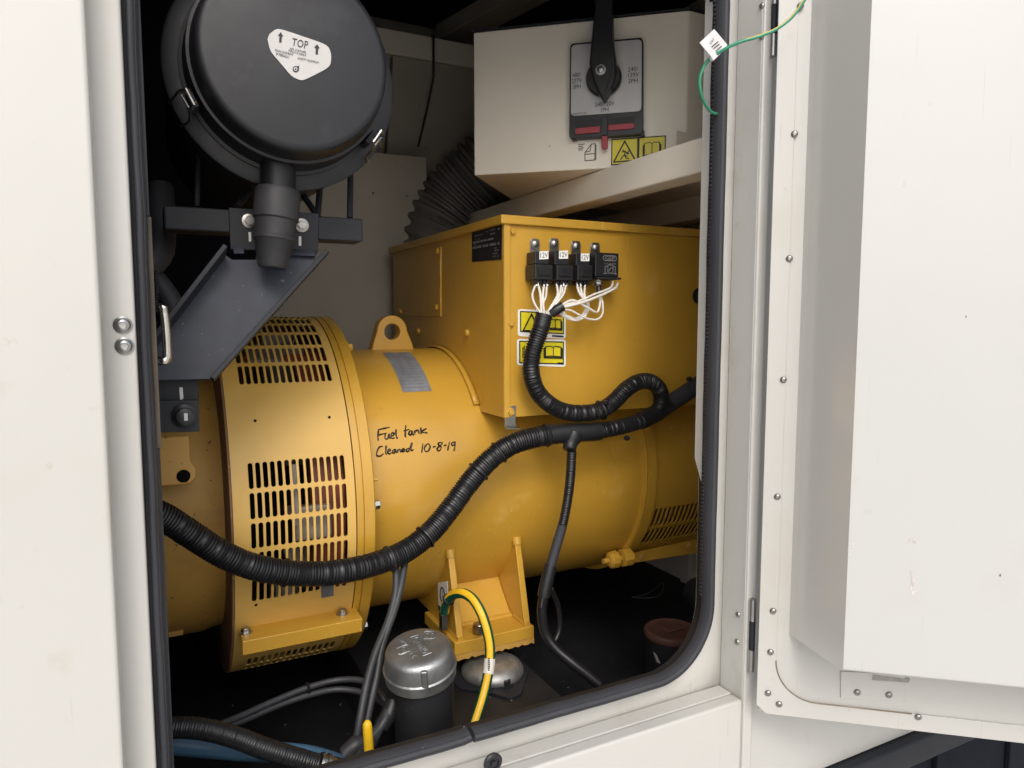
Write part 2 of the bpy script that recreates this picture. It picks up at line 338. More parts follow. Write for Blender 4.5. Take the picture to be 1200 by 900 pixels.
# shell: floor, end walls, back, roof
part(MB().bb(-1.1, XE+.02, .7296, 1.95, FLZ-.02, FLZ), 'floor', NAVY)
part(MB().bb(XE, XE+.02, .7296, 1.90, FLZ+.0005, .90), 'end_wall', CREAM_IN)
part(MB().bb(-1.12, -1.10, .7296, 1.90, FLZ+.0005, .90), 'end_wall', FOAM)
part(MB().bb(-1.099, XE-.001, 1.88, 1.90, FLZ+.0005, .903), 'back_wall', CREAM_BK)
part(MB().bb(-1.15, 1.50, .641, 1.95, .905, .93), 'roof')
part(MB().bb(-1.099, XE-.001, .7305, 1.879, .775, .86), 'ceiling_foam', FOAM, bevel=.02)
part(MB().bb(-1.099, -.04, .7305, .80, FLZ+.0005, .79), 'wall_foam', FOAM, bevel=.01)
part(MB().bb(XE-.012, XE-.001, 1.40, 1.43, FLZ+.001, -.40), 'wall_rib', CREAM_IN)
part(MB().prism([hit(x, y, yp(1.62)) for x, y in ((320, 171), (430, 178), (500, 184), (500, 420), (320, 420))], (0, .02, 0)), 'baffle_panel', CREAM_BK)
part(MB().bb(-1.09, at(321, 300, 1.63).x, 1.625, 1.64, FLZ+.001, .77), 'darkness_sheet', FOAM)  # added black sheet in place of the engine bay's darkness
lz = at(505, 78, 1.70).z
part(MB().bb(-.2, 1.1, 1.66, 1.879, lz, lz+.055), 'wall_ledge', CREAM_IN, bevel=.004)
part(MB().prism([(-.2, 1.665, lz-.001), (-.2, 1.74, lz-.26), (-.2, 1.879, lz-.26), (-.2, 1.879, lz-.001)], (.735, 0, 0)), 'sloped_panel', CREAM_BK, bevel=.003)
part(MB().prism([(.540, 1.664, lz-.001), (.540, 1.739, lz-.26), (.540, 1.879, lz-.26), (.540, 1.879, lz-.001)], (.55, 0, 0)), 'sloped_panel', CREAM_BK, bevel=.003)
part(MB().tube([at(508, 40, 1.64), at(508, 90, 1.64), at(500, 130, 1.68), at(490, 172, 1.72)], .003, 8), 'wall_cable', PLAS)
q0, q1 = hit(524, 52, zp(.735)), hit(622, 0, zp(.735)); q1 = q0+(q1-q0)*1.6
dd = (q1-q0).normalized(); side = dd.cross(V((0, 0, 1)))
part(MB().box((q0+q1)/2+V((0, 0, .028)), ((q1-q0).length, .075, .055), (dd, side, V((0, 0, 1)))), 'ceiling_channel', CREAM_BK, bevel=.003)
# roof beam carrying the control box
part(MB().bb(.690, .735, .7305, 1.70, .203, .251), 'support_beam', CREAM_IN, bevel=.003)
part(MB().bb(1.00, 1.045, .7305, 1.70, .203, .251), 'support_beam', CREAM_IN, bevel=.003)
for bx_, by_ in ((835, 174),):
    place('rivet', rivet_mesh('rivet', .0085, PLAS2), enc, hit(bx_, by_, xp(.6895)), (-1, 0, 0))
# bolts, rivets, push plug, hinges
BTN = MB().lathe((0, 0, 0), (0, 0, 1), [(0, .0072), (.0008, .0074), (.0016, .0060), (.0030, .0056), (.0042, .0044), (.0046, .0030), (.0036, .0026), (.0035, .0001)], 24).mesh('bolt', ZINC, 40)
for q in ((144, 381), (146, 405.5)): place('bolt', BTN, enc, at(*q, YO), (0, -1, 0))
for q in ((893, 7), (893, 43), (865, 720), (864, 752)):
    p = hit(*q, xp(.6993)); place('rivet', RIVET, enc, p, (-1, 0, 0))
pl_ = MB().lathe((0, 0, 0), (0, 0, 1), [(0, .011), (.002, .0112), (.004, .0095), (.0042, .0068), (.0022, .006), (.0022, .0035), (.0045, .003), (.005, .0001)], 24).mesh('push_plug', PLAS2, 45)
place('push_plug', pl_, enc, hit(577, 893, plane((0, YO-.0004, -.5105), (0, -1, 0))), (0, -1, 0))
for (ya, yb) in ((-20, 66), (703, 786)):
    p0, p1 = at(880+ (26 if ya < 0 else 0), yb, YO-.006), at(880+(30 if ya < 0 else 0), ya, YO-.006)
    x = p0.x; z0, z1 = p0.z, p1.z; h = (z1-z0)
    hg = MB().cyl((x, YO-.006, z0), (x, YO-.006, z0+h*.30), .0042).build('hinge', ZINC, enc)
    MB().cyl((x, YO-.006, z0+h*.31), (x, YO-.006, z0+h*.69), .0040).build('knuckle', STEEL, hg)
    MB().cyl((x, YO-.006, z0+h*.70), (x, YO-.006, z1), .0042).build('knuckle', ZINC, hg)
    MB().bb(x-.001, x+.004, YO-.004, YO+.004, z0, z1).build('leaf', CREAM, hg)
wx0, wx1 = at(174.5, 395, .7085).x, at(183.5, 395, .7085).x
part(MB().bb(wx0, wx1, .7085, .728, -.115, .09), 'worn_trim', WORN, bevel=.0008)
part(MB().bb(wx0, wx1-.0012, .7085, .728, -.46, -.1155), 'seal_trim', RUBBER, bevel=.0008)
part(MB().bb(wx0, wx1-.0012, .7085, .728, .0905, .45), 'seal_trim', RUBBER, bevel=.0008)
# latch staple on the left jamb: a bent rod
LY = .735
st = [at(178, 361, LY), at(190, 360, LY), at(191.5, 363, LY), at(194, 380, LY), at(196, 412, LY), at(195, 421, LY), at(190, 423, LY), at(176, 422, LY)]
st[0] = at(176, 362, LY+.02); st[-1] = at(174, 421, LY+.02)
MB().tube(spline(st, .004), .0040, 10).build('latch_staple', CHROME, enc, smooth=60)
part(MB().bb(-.006, .004, .735, .80, -.45, .50), 'jamb_lip', RUB2, bevel=.001)

# the open door: inner skin, raised band, insulated liner, rivets
D0 = V((.727, .637, 0)); DD = V((math.sin(R_(129.9)), math.cos(R_(129.9)), 0)); DN = V((-.6415, -.7672, 0))
DN = (DN-DD*DN.dot(DD)).normalized(); ZZ = V((0, 0, 1)); DPL = plane(D0, DN)
def dp(s, h, z): return D0+DD*s+DN*h+ZZ*z
def dpx(x, y, h=0): p = hit(x, y, plane(D0+DN*h, DN)); return ((p-D0).dot(DD), p.z)
s0 = (dpx(893, 600, .003)[0]+dpx(905, 300, .003)[0]+dpx(885, 835, .003)[0])/3; zb = (dpx(897, 837)[1]+dpx(1195, 865)[1])/2
door = MB().prism([dp(s0+.003, 0, zb), dp(.72, 0, zb), dp(.72, 0, .56), dp(s0+.003, 0, .56)], -DN*.02).build('door', CREAM, enc, bevel=.002)
# band with a rounded inner corner and a clipped outer corner
si = (dpx(911, 640)[0]+dpx(912, 760)[0])/2; zi = (dpx(1083, 838)[1]+dpx(1190, 847)[1])/2; cr = .052
po = [dp(s0, .0032, .56), dp(s0, .0032, zb+.010), dp(s0+.012, .0032, zb-.001), dp(.70, .0032, zb-.001)]
pi = [dp(si, .0032, .56)]+[dp(si+cr-cr*math.cos(math.pi/2*k/10), .0032, zi+cr-cr*math.sin(math.pi/2*k/10)) for k in range(11)]+[dp(.70, .0032, zi)]
MB().prism(po+pi[::-1], -DN*.0030).build('edge_band', CREAM, door, bevel=.0006)
gl_ = [dpx(911, 500)]
b = MB().tube([p+DN*.0003 for p in pi[1:-1]]+[pi[-2].lerp(pi[-1], .17)+DN*.0003], .0008, 6); b.build('sealant_line', GRIME, door)
# liner: tapered tray standing off the skin
base = [dpx(925, 743), (.66, dpx(925, 743)[1])]
LP = plane(V((.707, .5425, 0)), DN); hl = (LP[0]-D0).dot(DN)
def lpx(x, y): p = hit(x, y, LP); return ((p-D0).dot(DD), p.z)
sb = (dpx(926, 700)[0]+dpx(941, 300)[0])/2; sf = (lpx(990, 760)[0]+lpx(1008, 300)[0])/2
zbf = (lpx(992, 787)[1]+lpx(1195, 808)[1])/2; zbb = dpx(925, 743)[1]
b = MB(); T = .54
b.add([dp(sb, .0002, zbb), dp(sb, .0002, T), dp(sf, hl, T), dp(sf, hl, zbf)], [(0, 1, 2, 3)])
b.build('liner_return', GLOSS, door, smooth=0)
b = MB(); b.add([dp(sf, hl, zbf), dp(sf, hl, T), dp(.64, hl, T), dp(.64, hl, zbf), dp(sf, hl-.012, zbf+.0005), dp(.64, hl-.012, zbf+.0005), dp(sb, .0002, zbb), dp(.66, .0002, zbb)], [(0, 1, 2, 3), (0, 3, 5, 4), (4, 5, 7, 6)])
ln = b.build('liner', WHITE, door, bevel=.004, smooth=0)
for q in ((938, 7), (931, 157), (925, 303), (918, 445), (911, 582), (906, 716), (903, 764), (900, 812), (913, 825), (1076, 840)):
    s, z = dpx(*q, .0034); place('rivet', RIVET, door, dp(s, .0034, z), DN)
a_, b_, c_, d_ = dpx(985, 786), dpx(1060, 790), dpx(1060, 822), dpx(985, 817)
MB().prism([dp(*((s, .0022, z))) for s, z in (a_, b_, c_, d_)], -DN*.002).build('latch_plate', CREAM, door, bevel=.0004)
MB().prism([dp(*((s, .0024, z))) for s, z in (dpx(1022, 789), dpx(1066, 795), dpx(1064, 799), dpx(1021, 796))], -DN*.0015).build('latch_slot', RIV, door)
for q in ((1004, 810), (1041, 813)): s, z = dpx(*q); place('rivet', RIVET, door, dp(s, .0024, z), DN)
# scuffs and chips on the liner
def chip(q, n, w_, h_, m, name='paint_chip'):
    polys = []
    for k in range(n):
        x, y = q[0]+random.uniform(-w_, w_), q[1]+random.uniform(-h_, h_); r = random.uniform(.5, 1.5)
        polys.append([dp(lpx(x+r*math.cos(t)*random.uniform(.4, 1), y+r*1.6*math.sin(t)*random.uniform(.5, 1))[0], hl+.0004, lpx(x+r*math.cos(t), y+r*1.6*math.sin(t))[1]) for t in [k_*math.pi/3 for k_ in range(6)]])
    o = flat(polys, m, name, door, DN, 0); o['kind'] = 'stuff'
SCF = mat('scuff_brown', (.62, .56, .53), .6, var=.2, vscale=90)
chip((1069, 684), 22, 2.2, 14, SCF); chip((1070, 634), 12, 4, 2, SCF); chip((1132, 371), 1, 0, 0, STEEL); chip((1172, 674), 1, 0, 0, STEEL); chip((1000, 650), 5, 4, 20, SCF)

# trailer frame under the body
tr = thing('trailer_frame', 'black steel trailer rail running below the cream body under the open door', 'trailer', (.9, .66, -1.0))
zr = PBZ-.001; yf_ = hit(1051, 878, zp(zr)).y; zl_ = at(1112, 881, yf_).z
part(MB().bb(.3, 1.6, yf_, .715, zl_, zr), 'rail', STEEL, .005, tr)
part(MB().bb(.3, 1.6, .70, .72, zr-.6, zl_-.0005), 'shadow_plate', FOAM, .002, tr)  # black plate standing in for the shadow below the rail
for k in range(4): part(MB().bb(.72+.22*k, .735+.22*k, .690, .6995, zr-.6, zl_-.0006), 'stiffener', FOAM, .002, tr)

# ------------------------------------------------------------------ the alternator
alt = thing('alternator', 'yellow generator alternator with slotted fan cover and square terminal box', 'alternator', (.55, YC, FLZ))
def ap(b, name, m=YEL, bevel=0, parent=None, **k): return b.build(name, m, parent or alt, bevel=bevel, **k)
RM, RD, RB = .2328, .2915, .222
def xl(prof, seg=96): return MB().lathe((0, YC, ZC), (1, 0, 0), prof, seg, cap=False, ref=(0, -1, 0))
ap(xl([(.262, RM), (.275, RM), (.81, RM), (.812, RM)]), 'stator_body')
ap(xl([(-.6, RB), (.02, RB), (.060, RB), (.075, RB-.004), (.092, RB-.006)]), 'bell_housing', YELR)
ap(xl([(.088, RB-.03), (.089, RD-.012), (.0895, RD-.001), (.092, RD-.0005)]), 'drum_face', BROWN)
# slotted cover of the fan drum
def slotted(x0, x1, tlo, thi, r, cols, grids, name, parent, m, fine=2.0):
    """grids: (theta_low, theta_high, rows, xa, xb). Cells inside a grid get a rounded slot."""
    b = MB()
    def P(t, x): return drum(t, x, r)
    cuts = sorted({x0, x1} | {g_[3] for g_ in grids} | {g_[4] for g_ in grids})
    fine = 2.2; th = {tlo, thi}
    for g_ in grids: th |= {round(g_[0]+(g_[1]-g_[0])*k/g_[2]/4, 9) for k in range(4*g_[2]+1)}
    th = sorted(th); full = []
    for a, c in zip(th, th[1:]):
        n = max(1, int((c-a)/fine+.5)); full += [a+(c-a)*k/n for k in range(n)]
    full.append(th[-1])
    def ingrid(t, x):
        for g_ in grids:
            if g_[0]-1e-6 < t < g_[1]+1e-6 and g_[3]-1e-9 < x < g_[4]+1e-9: return g_
    for ta, tb in zip(full, full[1:]):
        for xa, xb in zip(cuts, cuts[1:]):
            if ingrid((ta+tb)/2, (xa+xb)/2): continue
            b.add([P(ta, xa), P(ta, xb), P(tb, xb), P(tb, xa)], [(0, 1, 2, 3)])
    for (t0, t1, rows, xa, xb) in grids:
        dt = (t1-t0)/rows; dx = (xb-xa)/cols; deg = math.degrees(1/r)
        for i in range(rows):
            for j in range(cols):
                ca, cx = t0+dt*(i+.5), xa+dx*(j+.5); hw = dx*.33; hh = dt*.435; ar = hw*deg; K = 6
                top = [(ca+(hh-ar)+ar*math.sin(math.pi*k/K), cx+hw*math.cos(math.pi*k/K)) for k in range(K+1)]
                bot = [(ca-(hh-ar)-ar*math.sin(math.pi*k/K), cx-hw*math.cos(math.pi*k/K)) for k in range(K+1)]
                ot = [(ca+dt/2, cx+dx/2-dx*k/K) for k in range(K+1)]; ob = [(ca-dt/2, cx-dx/2+dx*k/K) for k in range(K+1)]
                q = top+[(ca+dt*a, cx-hw) for a in (.25, 0, -.25)]+bot+[(ca+dt*a, cx+hw) for a in (-.25, 0, .25)]
                e = ot+[(ca+dt*a, cx-dx/2) for a in (.25, 0, -.25)]+ob+[(ca+dt*a, cx+dx/2) for a in (-.25, 0, .25)]; n = len(q)
                b.add([P(*u) for u in q]+[P(*u) for u in e]+[drum(u[0], u[1], r-.0018) for u in q], [(k, (k+1) % n, n+(k+1) % n, n+k) for k in range(n)]+[(k, 2*n+k, 2*n+(k+1) % n, (k+1) % n) for k in range(n)])
    return b
GR = [(41.6, 89.6, 6, .1125, .2455), (-20.4, 19.4, 5, .1125, .2455), (-70.5, -46.5, 3, .1125, .2455)]

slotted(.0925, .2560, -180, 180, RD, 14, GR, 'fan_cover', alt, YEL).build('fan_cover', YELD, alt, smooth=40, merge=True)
ap(xl([(.2575, RD-.02), (.2576, RD+.0008), (.266, RD+.0012), (.2665, RD-.0015), (.268, RD-.0015), (.2685, RD+.0012), (.283, RD+.0012), (.285, RD-.001), (.2855, RM-.004)]), 'adapter_flange')
# fan, windings and frame seen through the slots
rot = ap(xl([(.10, .15), (.245, .15)]), 'rotor', BLACKIN)
b = MB()
for k in range(16):
    a = 2*math.pi*k/16; c = V((.20, YC-.215*math.cos(a), ZC+.215*math.sin(a))); u = V((0, -math.cos(a), math.sin(a))); v_ = V((0, math.sin(a), math.cos(a)))
    b.box(c, (.05, .09, .006), (V((1, 0, 0)), u, v_))
fb = ap(b, 'fan_blade', ALU); fb['kind'] = 'stuff'
ap(xl([(.205, .225), (.206, .246), (.252, .246), (.253, .225)]), 'winding', COPPER)
ap(xl([(.094, .200), (.095, .215), (.125, .215), (.126, .200)]), 'fan_hub', BLACKIN)
for th in (60, 24, -28):
    b = MB(); p = drum(th, .19, .262); u = V((0, -math.cos(R_(th)), math.sin(R_(th)))); b.box(p, (.13, .006, .03 if th == -2 else .012), (V((1, 0, 0)), u, u.cross(V((1, 0, 0)))))
    ap(b, 'cross_bar', COPPER)
for q in ((408, 406), (437, 602), (433.5, 568)):
    p = cyl_hit(*q, RM+.05) if False else None
for th, X in ((60, .288), (3.5, .288), (11, .2875), (-45, .288)):
    place('bolt', hex_mesh('bolt', .0065 if th != 11 else .003, .007, YEL if th in (60, 11) else ZINC), alt, drum(th, .2856, RD-.012), (1, 0, 0))
for q in ((299, 493), (386, 489), (300, 709)):
    p = cyl_hit(*q, RD+.0002); u = V((0, p.y-YC, p.z-ZC)); place('screw_hole', MB().lathe((0, 0, 0), (0, 0, 1), [(0, .0022), (.0003, .0020)], 12).mesh('screw_hole', BLACKIN), alt, p, u)
MB().box(drum(0, .200, .268), (.052, .012, .050)).build('terminal_lug', ALU, alt, bevel=.004)
MB().box(drum(9, .176, .272), (.007, .008, .085), (V((1, 0, 0)), V((0, math.cos(R_(9)), -math.sin(R_(9)))), V((0, math.sin(R_(9)), math.cos(R_(9)))))).build('fan_stay', ALU, alt)
MB().box(drum(62, .160, .262), (.05, .010, .045), (V((1, 0, 0)), V((0, math.cos(R_(62)), -math.sin(R_(62)))), V((0, math.sin(R_(62)), math.cos(R_(62)))))).build('terminal_lug', ALU, alt, bevel=.004)
# angle bracket bolted across the drum
zt = drum(-29.6, .1, RD).z; yt = drum(-29.6, .1, RD).y
x0, x1 = .098, .262; yf = .985; zf = hit(346, 740, yp(yf)).z
b = MB().prism([(x0, yt+.01, zt+.003), (x0, yf, zf), (x0, yf+.004, zf-.0215), (x0, yf+.008, zf-.0215), (x0, yf+.0045, zf-.003), (x0, yt+.01, zt-.001)], (x1-x0, 0, 0))
br = ap(b, 'angle_bracket', YEL, .0012)
for q in ((288, 741), (401, 719)):
    tpl = plane((x0, yf, zf), (0, -(zt+.003-zf), (yt+.01-yf))); tpl = (tpl[0], tpl[1] if tpl[1].z > 0 else -tpl[1])
    place('bolt', hex_mesh('bolt', .0062, .005, ZINC), br, hit(*q, tpl), tpl[1])
# lug on the bell housing
b = MB(); P5 = [(184, 512), (222, 510), (223, 540), (230, 549), (230, 560), (222, 567), (205, 569), (184, 571)]
lugp = plane((0, 1.045, 0), (0, -1, .15)); b.px(P5, lugp, .03)
lg = ap(b, 'lifting_lug', YELR, .003)
place('bolt_hole', MB().lathe((0, 0, 0), (0, 0, 1), [(0, .0085), (.0003, .0082)], 20).mesh('bolt_hole', BLACKIN), lg, hit(215, 558, (lugp[0]+lugp[1]*.0004, lugp[1])), lugp[1])
ap(MB().box(at(206, 741, 1.15), (.02, .012, .008)), 'casting_tab', YELR, .001)
# lifting eye
ex, ez = .4018, -.0215
def ring_outline():
    o = [(ex-.0385, ZC+RM-.006), (ex-.034, ZC+RM+.010)]
    for k in range(13): a = math.pi-math.pi*k/12; o.append((ex+.0265*math.cos(a), ez+.0018+.0265*math.sin(a)))
    return o+[(ex+.036, ZC+RM+.010), (ex+.0405, ZC+RM-.006)]
ol = ring_outline(); nO = len(ol); b = MB(); hr = .0165
hole = [(ex+hr*math.cos(R_(200)-2*math.pi*k/24), ez+hr*math.sin(R_(200)-2*math.pi*k/24)) for k in range(24)]
for yy in (1.268, 1.290):
    pass
cu = bpy.data.curves.new('eye', 'CURVE'); cu.dimensions = '2D'; cu.fill_mode = 'BOTH'; cu.extrude = .011; cu.bevel_depth = .0018; cu.bevel_resolution = 2
for pts in (ol, hole):
    sp = cu.splines.new('POLY'); sp.points.add(len(pts)-1); sp.use_cyclic_u = True
    for k, p in enumerate(pts): sp.points[k].co = (p[0], p[1], 0, 1)
to = bpy.data.objects.new('eye', cu); COL.objects.link(to); bpy.context.view_layer.update()
me = bpy.data.meshes.new_from_object(to.evaluated_get(bpy.context.evaluated_depsgraph_get())); bpy.data.objects.remove(to); bpy.data.curves.remove(cu)
off = WL[alt.name]
for v in me.vertices: v.co = V((v.co.x, 1.279-v.co.z, v.co.y))-off
me.materials.clear(); me.materials.append(YEL); me.shade_smooth(); me.set_sharp_from_angle(angle=R_(40)); me.name = 'lifting_eye'
eo = bpy.data.objects.new('lifting_eye', me); COL.objects.link(eo); eo.parent = alt; WL[eo.name] = off
# curved data plate and hand lettering on the stator
def cpatch(t0, t1, x0, x1, r, n=8): 
    b = MB()
    vs_ = [drum(t0+(t1-t0)*k/n, x, r) for k in range(n+1) for x in (x0, x1)]
    return b.add(vs_, [(2*k, 2*k+1, 2*k+3, 2*k+2) for k in range(n)])
dpz = cpatch(46, 78, .3710, .4215, RM+.0008).build('rating_plate', GREYPL, alt)
b = MB()
for k in range(15):
    t = 48+k*2.0; segs = [(.376, .395), (.399, .417)] if k % 3 else [(.376, .417)]
    for xa, xb in segs:
        xb -= random.random()*.006; b.add(cpatch(t, t+.5, xa, xb, RM+.0012, 1).v, [(0, 1, 3, 2)])
o = b.build('engraved_line', DGREY, dpz, smooth=0); o['kind'] = 'stuff'
HW = ["133,700 128,735 132,768", "128,696 165,687 206,679", "130,731 165,722 186,719", "178,720 175,745 182,757 195,750 203,722 205,748 213,752", "218,738 235,728 232,716 220,718 215,740 222,752 238,748", "248,692 249,735 255,752 259,744",
 "312,666 309,735 316,743", "298,703 336,692", "354,700 337,706 333,726 344,730 355,704 358,728 366,727", "371,699 373,727", "373,712 385,698 395,703 401,723", "411,680 413,725", "449,687 415,707 430,713 456,716",
 "161,806 140,808 122,840 122,866 145,868 166,852", "183,800 180,850 187,856", "192,840 212,832 210,822 198,826 193,845 205,855 219,846", "243,822 227,832 227,848 238,846 245,825 250,845 256,843", "259,826 261,846", "260,834 272,824 281,845", "288,836 303,828 298,820 288,828 290,842 307,838", "338,815 319,823 316,836 330,837 352,782 347,832 363,825",
 "425,785 418,846", "450,790 435,815 442,838 460,835 473,808 463,788 450,790", "491,809 509,804", "546,778 528,782 528,796 545,806 540,828 525,834 520,818 540,800 553,785 546,778", "561,801 580,796", "601,775 588,833", "633,775 615,785 618,800 634,792 639,775 636,805 630,836"]
lines = []
for s_ in HW:
    q = [tuple(map(float, k.split(','))) for k in s_.split()]
    q3 = spline([(a, c, 0) for a, c in q], 5) if len(q) > 2 else [V((a+(q[1][0]-a)*t/6, c+(q[1][1]-c)*t/6, 0)) for (a, c) in q[:1] for t in range(7)]
    lines.append([cyl_hit(420+p.x/5.625, 380+p.y/5.625, RM+.0004) for p in q3])
b = MB()
for L in lines:
    ph = random.uniform(0, 6); nL = len(L)
    b.tube(L, [.00125*(1+.22*math.sin(i*.5+ph)+random.uniform(-.12, .12))*(.62 if i in (0, nL-1) else 1) for i in range(nL)], 6)
b.build('marker_lettering', MARKER, alt, smooth=60)
# rear band with its clamp, rear cover with louvres, lower strip
ap(xl([(.808, RM), (.8085, RM+.008), (.8115, RM+.009), (.8120, RM+.004), (.8135, RM+.004), (.814, RM+.0085), (.835, RM+.0085), (.8355, RM)]), 'end_band')
slotted(.836, 1.09, -180, 180, RM, 14, [(-42, -17, 2, .846, 1.0)], 'end_cover', alt, YEL).build('end_cover', YEL, alt, smooth=40, merge=True)
ap(xl([(.84, RM-.03), (1.05, RM-.03)]), 'end_core', BROWN)
cq = at(728, 654, 1.09)
cl_ = ap(MB().lathe(cq+V((-.03, 0, 0)), (1, 0, 0), [(0, .010), (.004, .016), (.018, .017), (.020, .012)], 10), 'band_clamp', YEL, .001)
MB().lathe(cq+V((.0, 0, 0)), (1, 0, 0), [(0, .012), (.001, .0175), (.020, .0175), (.022, .012)], 8).build('clamp_block', YEL, cl_, bevel=.001)
MB().cyl(cq+V((-.042, 0, .0)), cq+V((.03, 0, 0)), .005).build('clamp_bolt', YEL, cl_)
spl = plane((0, 1.115, 0), (0, -1, 0)); st_ = ap(MB().px([(742, 648), (818, 632), (818, 648), (742, 660)], spl, .006), 'cover_strip', YEL, .001)
for q in ((752, 652), (808, 640)): place('bolt', hex_mesh('bolt', .0055, .004, YELR), st_, at(*q, 1.1145), (0, -1, 0))
# mounting foot
ft_y = 1.02; a0, a1 = at(533, 772, ft_y), at(625, 750, ft_y); zt_ = at(535, 752, ft_y).z; fx0, fx1 = a0.x, a1.x+.002
foot = ap(MB().bb(fx0, fx1, ft_y, 1.16, a0.z+.004, zt_-.002), 'mounting_foot', YEL, .002)
zft = zt_-.002
def gusset(x, w_, tp):
    tt_ = math.degrees(math.asin((tp.z-ZC)/RM)); yb = hit(*tp_bot[tuple(tp)], xp(tp.x)).y if False else ft_y+.010
    pts = [(yb, zft+.0005), (tp.y-.003, tp.z-.004)]+[(q.y, q.z) for q in [drum(tt_+(-80-tt_)*k/10, x, RM-.003) for k in range(11)]]+[(1.24, zft+.0005)]
    return MB().prism([(x, y, z) for y, z in pts], (w_, 0, 0))
tL, tR = cyl_hit(528, 648, RM+.003), cyl_hit(606, 633, RM+.003); gL, gR = tL.x, tR.x
for tp in (tL, tR):
    g_ = gusset(tp.x-.004, .008, tp).build('gusset', YEL, foot, bevel=.001)
    MB().tube([tp+V((0, -.001, -.008)), tp+V((0, .004, .004))], [.0075, .0095], 12).build('weld', YEL, foot)
    pb_ = V((tp.x, ft_y+.007, zft+.004)); up_ = (tp-pb_).normalized(); MB().box((pb_+tp)/2, (.0115, .004, (tp-pb_).length), (V((1, 0, 0)), up_.cross(V((1, 0, 0))), up_)).build('gusset_edge', YEL, foot, bevel=.0018)
    MB().tube([V((tp.x, ft_y+.004, zft+.002)), V((tp.x, 1.10, zft+.002))], .0055, 8).build('weld', YEL, foot)
wq = hit(565, 728, zp(zft)).y
MB().prism([(gL+.0045, wq, zft+.0003), (gL+.0045, wq+.012, zft+.0003), (gL+.0045, wq+.10, zft+.09), (gL+.0045, wq+.088, zft+.09)], (gR-gL-.0090, 0, 0)).build('back_plate', YEL, foot, bevel=.001)
MB().tube([V((gL+.006, wq-.001, zft+.001)), V((gR-.006, wq-.001, zft+.001))], .005, 8).build('weld', YEL, foot)
place('bolt', BOLT_BIG, foot, hit(562, 742, zp(zft+.0002)), (0, 0, 1))
sp_ = xp(gL-.0052); stq = [hit(x, y, sp_) for x, y in ((513, 683), (524, 681), (525, 712), (514, 712))]
o = MB().prism(stq, (.0008, 0, 0)).build('ground_sticker', DWHT, foot)
cS = (stq[0]+stq[2])/2+V((-.0006, 0, 0)); MB().tube([cS+V((0, .010*math.cos(k*math.pi/8), .013*math.sin(k*math.pi/8))) for k in range(16)], .0010, 5, closed=True).build('printed_ring', INK, foot)
MB().box(cS, (.0006, .0018, .014)).build('printed_bar', DGREY, foot)
MB().box(cS+V((0, .014, -.028)), (.0006, .012, .008)).build('printed_mark', GGRN, foot)
b = MB(); xs_ = [fx0+(fx1-fx0)*k/24 for k in range(25)]
b.prism([(x, ft_y+.0006, a0.z+.0045) for x in xs_]+[(x, ft_y+.0006, a0.z-.002-.004*abs(math.sin(k*1.9))) for k, x in list(enumerate(xs_))[::-1]], (0, .012, 0)); b.build('shim_edge', YELR, foot)
# terminal box
BX0, BX1, BZ0, BZ1 = .497, 1.04, -.154, .1605
tb = ap(MB().bb(BX0+.0035, BX1, 1.001, 1.004, BZ0, BZ1-.013), 'terminal_box', YEL, .0008)
arc = [(YC-.238*math.cos(R_(t)), ZC+.238*math.sin(R_(t))) for t in [33.5+k*(146.5-33.5)/28 for k in range(29)]]
b = MB(); LF = [(1.0, BZ0), (1.0, BZ1-.012), (1.556, BZ1-.012), (1.556, BZ0)]
arcz = [p for p in arc if p[1] > BZ0]
poly = [(1.0, BZ0)]+[(arcz[0][0], BZ0)]+arcz+[(arcz[-1][0], BZ0), (1.556, BZ0), (1.556, BZ1-.012), (1.0, BZ1-.012)]
b.prism([(BX0, y, z) for y, z in poly], (.003, 0, 0)); b.build('side_sheet', YEL, tb, bevel=.0012)
MB().bb(BX0+.0002, BX0+.011, .9975, 1.0005, BZ0, BZ1-.0125).build('folded_edge', YEL, tb, bevel=.0012)
b = MB(); n = len(arcz)
b.add([(BX0-x, y, z) for (y, z) in arcz for x in (.010, -.0005)], [(2*k, 2*k+1, 2*k+3, 2*k+2) for k in range(n-1)]); b.build('arch_lip', YEL, tb, solid=.003)
MB().bb(BX0-.007, BX1+.02, .993, 1.565, BZ1-.0135, BZ1+.0005).build('box_lid', YEL, tb, bevel=.002)
MB().bb(BX0+.001, BX1, 1.0045, 1.09, BZ0, BZ0+.003).build('bottom_sheet', YEL, tb)
MB().bb(BX0+.004, BX1, 1.55, 1.556, BZ0, BZ1-.014).build('back_sheet', YEL, tb)
lp = xp(BX0-.0025); pa = MB().px([(468, 303), (516, 289), (516, 371), (466, 370)], lp, .003).build('access_plate', YEL, tb, bevel=.0008)
for q in ((513, 294), (512, 360), (470, 365)): place('bolt', MB().lathe((0, 0, 0), (0, 0, 1), [(0, .006), (.003, .0058), (.005, .003)], 14).mesh('bolt', YEL), pa, hit(*q, xp(BX0-.0026)), (-1, 0, 0))
for q in ((491, 388), (548, 390)): place('bolt', MB().lathe((0, 0, 0), (0, 0, 1), [(0, .0065), (.004, .006), (.006, .003)], 14).mesh('bolt', YEL), tb, hit(*q, xp(BX0-.0002)), (-1, 0, 0))
for q in ((516.5, 313), (516.5, 345)): MB().box(hit(*q, xp(BX0-.001)), (.004, .002, .03)).build('slot_edge', YEL, tb)
for q in ((600, 271), (598, 379)): place('bolt', BOLT_Y, tb, at(*q, 1.0008), (0, -1, 0))
MB().lathe(at(596, 379, 1.0006), (0, -1, 0), [(0, .007), (.0003, .007)], 16).build('bolt_hole', BLACKIN, tb)
tab = MB().px([(592, 478), (605, 475), (604, 494), (606, 501), (592, 501)], yp(.9985), .002).build('earth_tab', ZINC, tb, bevel=.0004)
